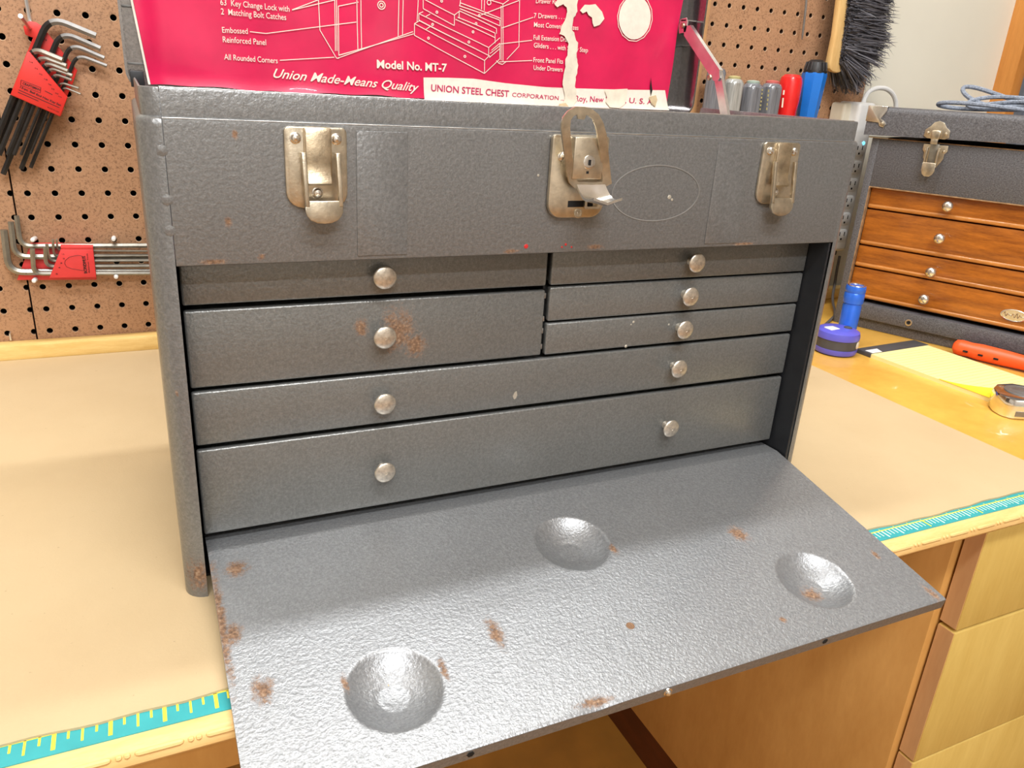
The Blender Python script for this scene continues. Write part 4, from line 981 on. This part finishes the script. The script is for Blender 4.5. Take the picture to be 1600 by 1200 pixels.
for v in b.verts:
    if v.co.z < 0.29: v.co.z += (v.co.x + 0.05) * A_
    else: v.co.z += 0.0 * v.co.x
mb.bm(b); ld = lb(mb, 'lid', M['leather'], ang=40)
# drawers
kn = MB().lathe([(0.0030, 0), (0.0024, 0.003), (0.0024, 0.006), (0.0060, 0.0085), (0.0075, 0.0105), (0.0070, 0.0135), (0.0040, 0.0155), (0, 0.0160)], (0, 0, 0), (0, -1, 0), 20).mesh('knob', M['nickel'], ang=60)
for za, zb_, kz in ((0.1772, 0.2070, 0.1945), (0.1238, 0.1752, 0.1500), (0.0905, 0.1218, 0.1020), (0.0440, 0.0885, 0.0625)):
    d = lb(MB().box(S0 + 0.0115, S1 - 0.0115, 0.0085, 0.025, za, zb_, 0.0012), 'drawer', M['oak'])
    lp_ = MB().box(S0 + 0.0115, S1 - 0.0115, 0.0060, 0.0125, za, za + 0.0062, 0.0025, 0, 3).build('drawer_lip', M['oaklip'], d, local=True)
    for ks in (0.0815 - .004, 0.3145): link('knob', kn, d, (ks, 0.0085, kz))
# lower rail: the stored front panel
mb = MB().box(S0 + 0.012, S1 - 0.012, -0.004, 0.02, 0.016, 0.0385, 0.0015); mb.box(S0 + 0.012, S1 - 0.012, 0.003, 0.02, 0.0, 0.016, 0.001)
rl = lb(mb, 'front_rail', M['leather'])
MB().lathe([(0.0052, 0), (0.0050, 0.001), (0.0030, 0.001), (0.0028, 0), (0, 0)], (0.066, -0.004, 0.0250), (0, -1, 0), 16).build('rail_eyelet', M['nickel'], rl, local=True)
MB().lathe([(0.0026, 0), (0, 0.0005)], (0.066, -0.0042, 0.0250), (0, -1, 0), 12).build('rail_hole', M['hole'], rl, local=True)
bd = MB().lathe([(0.0165, -.0004), (0.0165, 0.0014), (0.015, 0.0018), (0.0145, 0.0012), (0, 0.0012)], (0, 0, 0), (0, -1, 0), 32)
for v in bd.v: v.z *= 0.5
for v in bd.v: v += Vector((0.1905, 0.0085, 0.0630))
bd = lb(bd, 'oval_badge', M['nickel'])
MB().tube([Vector((0.178 + 0.025 * k / 40, 0.0085 - 0.0013, 0.063 + 0.0036 * math.sin(k * 0.95) * math.cos(k * 0.13))) for k in range(41)], 0.0006, 6).build('raised_script', M['brassdk'], bd, local=True)
# latch on the chest
SL = 0.044
def ly(pts, y, t=-0.0016, bev=0.0004): return MB().prism([Vector((SL + a, y, z)) for a, z in pts], (0, t, 0), 0, bev)
LYF = -0.0101
upl = [(0, .3045), (.006, .3025), (.010, .297), (.0155, .2925), (.016, .284), (.011, .2815), (-.011, .2815), (-.016, .284), (-.0155, .2925), (-.010, .297), (-.006, .3025)]
la = lb(ly(upl, LYF), 'lid_catch', M['brass'])
MB().box(SL - .006, SL + .006, LYF - .008, LYF - .001, .2805, .2925, .002).box(SL - .0045, SL + .0045, LYF - .0075, LYF - .004, .2745, .282, .001).build('hook', M['brass'], la, local=True)
dn = [(-.0155, .2735), (-.016, .266), (-.013, .262), (-.013, .256), (-.010, .250), (-.006, .243), (.006, .243), (.010, .250), (.013, .256), (.013, .262), (.016, .266), (.0155, .2735)]
lw = lb(ly(dn, -0.0002), 'draw_latch', M['brass'])
MB().box(SL - .0055, SL + .0055, -.0075, -.002, .250, .2745, .0008).build('slide', M['greysteel'], lw, local=True)
lvp = [(-.0085, .2500), (-.0085, .2395), (-.0065, .2345), (-.003, .2318), (.003, .2318), (.0065, .2345), (.0085, .2395), (.0085, .2500)]
g = ly(lvp, -0.0115, -0.0022); g.box(SL - .0085, SL - .0062, -.0135, -.0085, .2480, .2700, .0005); g.box(SL + .0062, SL + .0085, -.0135, -.0085, .2480, .2700, .0005)
g.build('lever', M['brass'], lw, local=True)
rv = MB().lathe([(0.0021, 0), (0.0016, 0.0010), (0, 0.0015)], (0, 0, 0), (0, -1, 0), 10).mesh('rivet', M['brass'])
for a, z in ((-.0115, .2885), (.0115, .2885)): link('rivet', rv, la, (SL + a, LYF - .0016, z))
for a, z in ((-.0115, .2655), (.0115, .2655)): link('rivet', rv, lw, (SL + a, -.0018, z))
# nickel corner on the lid
cq = [(-0.0525, .3185), (-0.0270, .3185), (-0.0268, .3120), (-0.0330, .3020), (-0.0270, .2990), (-0.0240, .2950), (-0.0270, .2905), (-0.0330, .2920), (-0.0350, .2965), (-0.0525, .2975)]
cn = lb(MB().prism([Vector((a, LYF - .0002, z)) for a, z in cq], (0, -0.0010, 0), 0, .0003).box(-.0528, -.0270, LYF - .001, .02, .3172, .3187, .0005).box(-.0532, -.0522, LYF - .001, .02, .2975, .3185, .0004), 'lid_corner', M['nickel'])
MB().lathe([(0.0030, 0), (0.0024, 0.0012), (0, 0.0018)], (-0.0290, LYF - .0012, .2950), (0, -1, 0), 12).build('rivet', M['brass'], cn, local=True)
lb(MB().box(-.047, -.020, -.002, .006, .2755, .2772, .0004), 'stop_strip', M['bare'])

# coil of braided cord on that chest
LM = W[mc.name]
def loop(cx, cy, a, b, z, tw, wob, ph):
    out = []
    for k in range(49):
        t = 2 * PI * k / 48
        x = cx + a * math.cos(t) * math.cos(tw) - b * math.sin(t) * math.sin(tw); y = cy + a * math.cos(t) * math.sin(tw) + b * math.sin(t) * math.cos(tw)
        out.append(LM @ Vector((x, y, z + wob * (0.5 + 0.5 * math.sin(2 * t + ph)) )))
    return out
cd = MB(); zt = 0.3180 + 0.0038
for (cx, cy, a, b, z, tw, wob, ph) in ((0.125, 0.040, 0.100, 0.026, zt, 0.05, 0.007, 0), (0.150, 0.050, 0.105, 0.020, zt + 0.003, -0.10, 0.026, 2.2), (0.160, 0.052, 0.100, 0.014, zt + 0.002, 0.14, 0.016, 3.6), (0.190, 0.050, 0.120, 0.024, zt + 0.003, -0.03, 0.012, 5.0)):
    cd.tube(loop(cx, cy, a, b, z, tw, wob, ph), 0.0029, 8, cap=False)
o = cd.build('cord_bundle', M['rope']); tag(o, 'loosely looped grey braided cord lying on the black chest lid', 'cord')

# ------------------------------------------------------------------ small things on the right of the bench
p = Vector((0.872, 0.300, BZ)); R_ = 0.0128; H_ = 0.086
tq = thing('flashlight', 'blue anodised metal flashlight standing on end before the oak drawers', 'flashlight', p)
MB().lathe([(R_ * .93, 0), (R_ * .97, .002), (R_ * .97, .058), (R_ * .93, .059), (R_ * .93, .061), (R_ * 1.03, .062), (R_ * 1.05, .066), (R_ * 1.05, .075), (R_ * .98, .0765), (R_ * 1.05, .078), (R_ * 1.05, H_ - .003), (R_ * .98, H_)], p, n=32).build('barrel', M['bluean'], tq)
MB().lathe([(R_ * .96, H_ - .001), (R_ * .90, H_ + .0012), (R_ * .75, H_ + .0008), (R_ * .7, H_ - .002), (0, H_ - .003)], p, n=32).build('lens_ring', M['nickel'], tq)
p = Vector((0.832, 0.279, BZ))
tn = thing('tape_dispenser', 'round violet blue plastic dispenser with a dark band beside the flashlight', 'dispenser', p)
MB().lathe([(.024, 0), (.0275, .002), (.0285, .005), (.0285, .009)], p, n=40).lathe([(.0285, .022), (.0288, .026), (.0275, .031), (.023, .0335), (.012, .0345), (0, .0347)], p, n=40).build('shell', M['violet'], tn)
MB().lathe([(.0276, .0085), (.0276, .0225)], p, n=40).build('band', M['charcoal'], tn)
MB().lathe([(.0055, 0), (.0055, .0014), (.0045, .002), (0, .002)], p + Vector((.012, -.004, .0338)), n=18).build('button', M['charcoal'], tn)
q = p + Vector((math.cos(math.radians(-62)), math.sin(math.radians(-62)), 0)) * .0274 + Vector((0, 0, .0155))
MB().lathe([(.0052, 0), (.0052, .0010), (.0042, .0014), (0, .0014)], q, (math.cos(math.radians(-62)), math.sin(math.radians(-62)), 0), 18).build('round_sticker', M['offwhite'], tn)
MB().box(p.x - .020, p.x - .004, p.y - .006, p.y + .008, p.z + .0325, p.z + .0352, .001).build('clear_window', M['white'], tn)

# yellow note pad
P0 = onZ(1339, 551, BZ); P1 = onZ(1393, 526, BZ); dv = Vector((0.012, -0.200, 0)).normalized(); wv = P1 - P0; wv -= dv * wv.dot(dv)
pdn = thing('note_pad', 'yellow ruled note pad with a charcoal binding strip and curled corner', 'note pad', P0)
def pp(s, w_, h): return P0 + dv * s + wv * w_ + Vector((0, 0, h))
LEN = 0.24
MB().prism([pp(0, 0, 0), pp(LEN, 0, 0), pp(LEN, 1, 0), pp(0, 1, 0)], (0, 0, 0.0052)).build('page_block', M['pad'], pdn)
MB().prism([pp(-.001, -.01, 0), pp(.022, -.01, 0), pp(.022, 1.01, 0), pp(-.001, 1.01, 0)], (0, 0, 0.0060), 0, .0004).build('binding', M['charcoal'], pdn)
MB().prism([pp(.010, .02, .0060), pp(.022, .02, .0060), pp(.022, .18, .0060), pp(.010, .22, .0060)], (0, 0, 0.0004)).build('white_sticker', M['white'], pdn)
rl_ = MB()
for k in range(24): s_ = .032 + k * .0074; rl_.prism([pp(s_, .01, .0052), pp(s_ + .0005, .01, .0052), pp(s_ + .0005, .99, .0052), pp(s_, .99, .0052)], (0, 0, 0.0001))
rl_.build('ruled_lines', M['padline'], pdn)['kind'] = 'stuff'
def curl(u, v):
    s_ = LEN - 0.118 + 0.118 * u; wmax = 0.34 * sm(u) + 0.02
    a = v * wmax
    return pp(s_, -0.005 + a * (1 - 0.2 * v), 0.0056 + 0.022 * (u ** 1.6) * (v ** 1.8))
MB().grid(14, 10, curl).build('curled_sheet', M['padback'], pdn, recalc=False)

# orange knife handle, lying by the chest rail
ka = onZ(1490, 540, 0.010); kb_ = ka + Vector((0.056, -0.150, 0))
kf_ = thing('utility_knife', 'orange plastic handled knife lying between note pad and black chest', 'knife', (ka.x, ka.y, BZ))
dk = (kb_ - ka).normalized()
pts = [ka + dk * s for s in (0, .003, .010, .022, .034, .060, .090, .120, .150)]
mb = MB(); mb.tube(pts, [.006, .0105, .0118, .0110, .0122, .0118, .0104, .0108, .010], 14)
for v in mb.v: v.z = BZ + 0.0008 + (v.z - BZ) * 0.93
mb.build('handle', M['orange'], kf_, ang=50)
for s_ in (.018, .037, .056):
    c = ka + dk * s_ + Vector((-.0112, -.0050, -.001)); MB().box(-.003, .003, -.0012, .0012, -.0012, .0012, .0004, 0, 1, Matrix.Translation(c) @ Matrix.Rotation(math.atan2(dk.y, dk.x), 4, 'Z')).build('grip_slot', M['hole'], kf_)
MB().prism([kb_ + Vector((0, 0, -.004)), kb_ + dk * .03 + Vector((0, 0, -.004)), kb_ + dk * .045 + Vector((0, 0, .004)), kb_ + Vector((0, 0, .004))], Vector((.0006, 0, 0))).build('blade', M['satin'], kf_)

# chrome tape measure at the right edge
c0 = onZ(1567, 652, BZ); ang = math.radians(-22)
tm = thing('tape_measure', 'chrome pocket tape measure lying on the yellow bench at right edge', 'tape measure', (c0.x + .03, c0.y - .01, BZ))
MX = Matrix.Translation((c0.x, c0.y, BZ)) @ Matrix.Rotation(ang, 4, 'Z')
ol = [(-.002, .004), (0, 0), (.006, -.006), (.052, -.010), (.058, -.004), (.060, .020), (.052, .042), (.036, .050), (.016, .046), (.002, .032), (-.003, .016)]
MB().prism([MX @ Vector((a, b, 0.0)) for a, b in ol], (0, 0, 0.024), 0, 0.003).build('case', M['chrome'], tm, ang=40)
MB().lathe([(.019, -.0003), (.019, .0010), (.017, .0016), (.0155, .0008), (.011, .0006), (.0095, .0014), (0, .0016)], MX @ Vector((.030, .020, .024)), n=32).build('spool_cover', M['satin'], tm)
MB().prism([MX @ Vector((a, -.0101 + (a - .052) * -.0869, z)) for a, z in ((.008, .004), (.050, .004), (.050, .010), (.008, .010))], MX.to_3x3() @ Vector((0, -.0006, 0))).build('rim_line', M['satin'], tm)
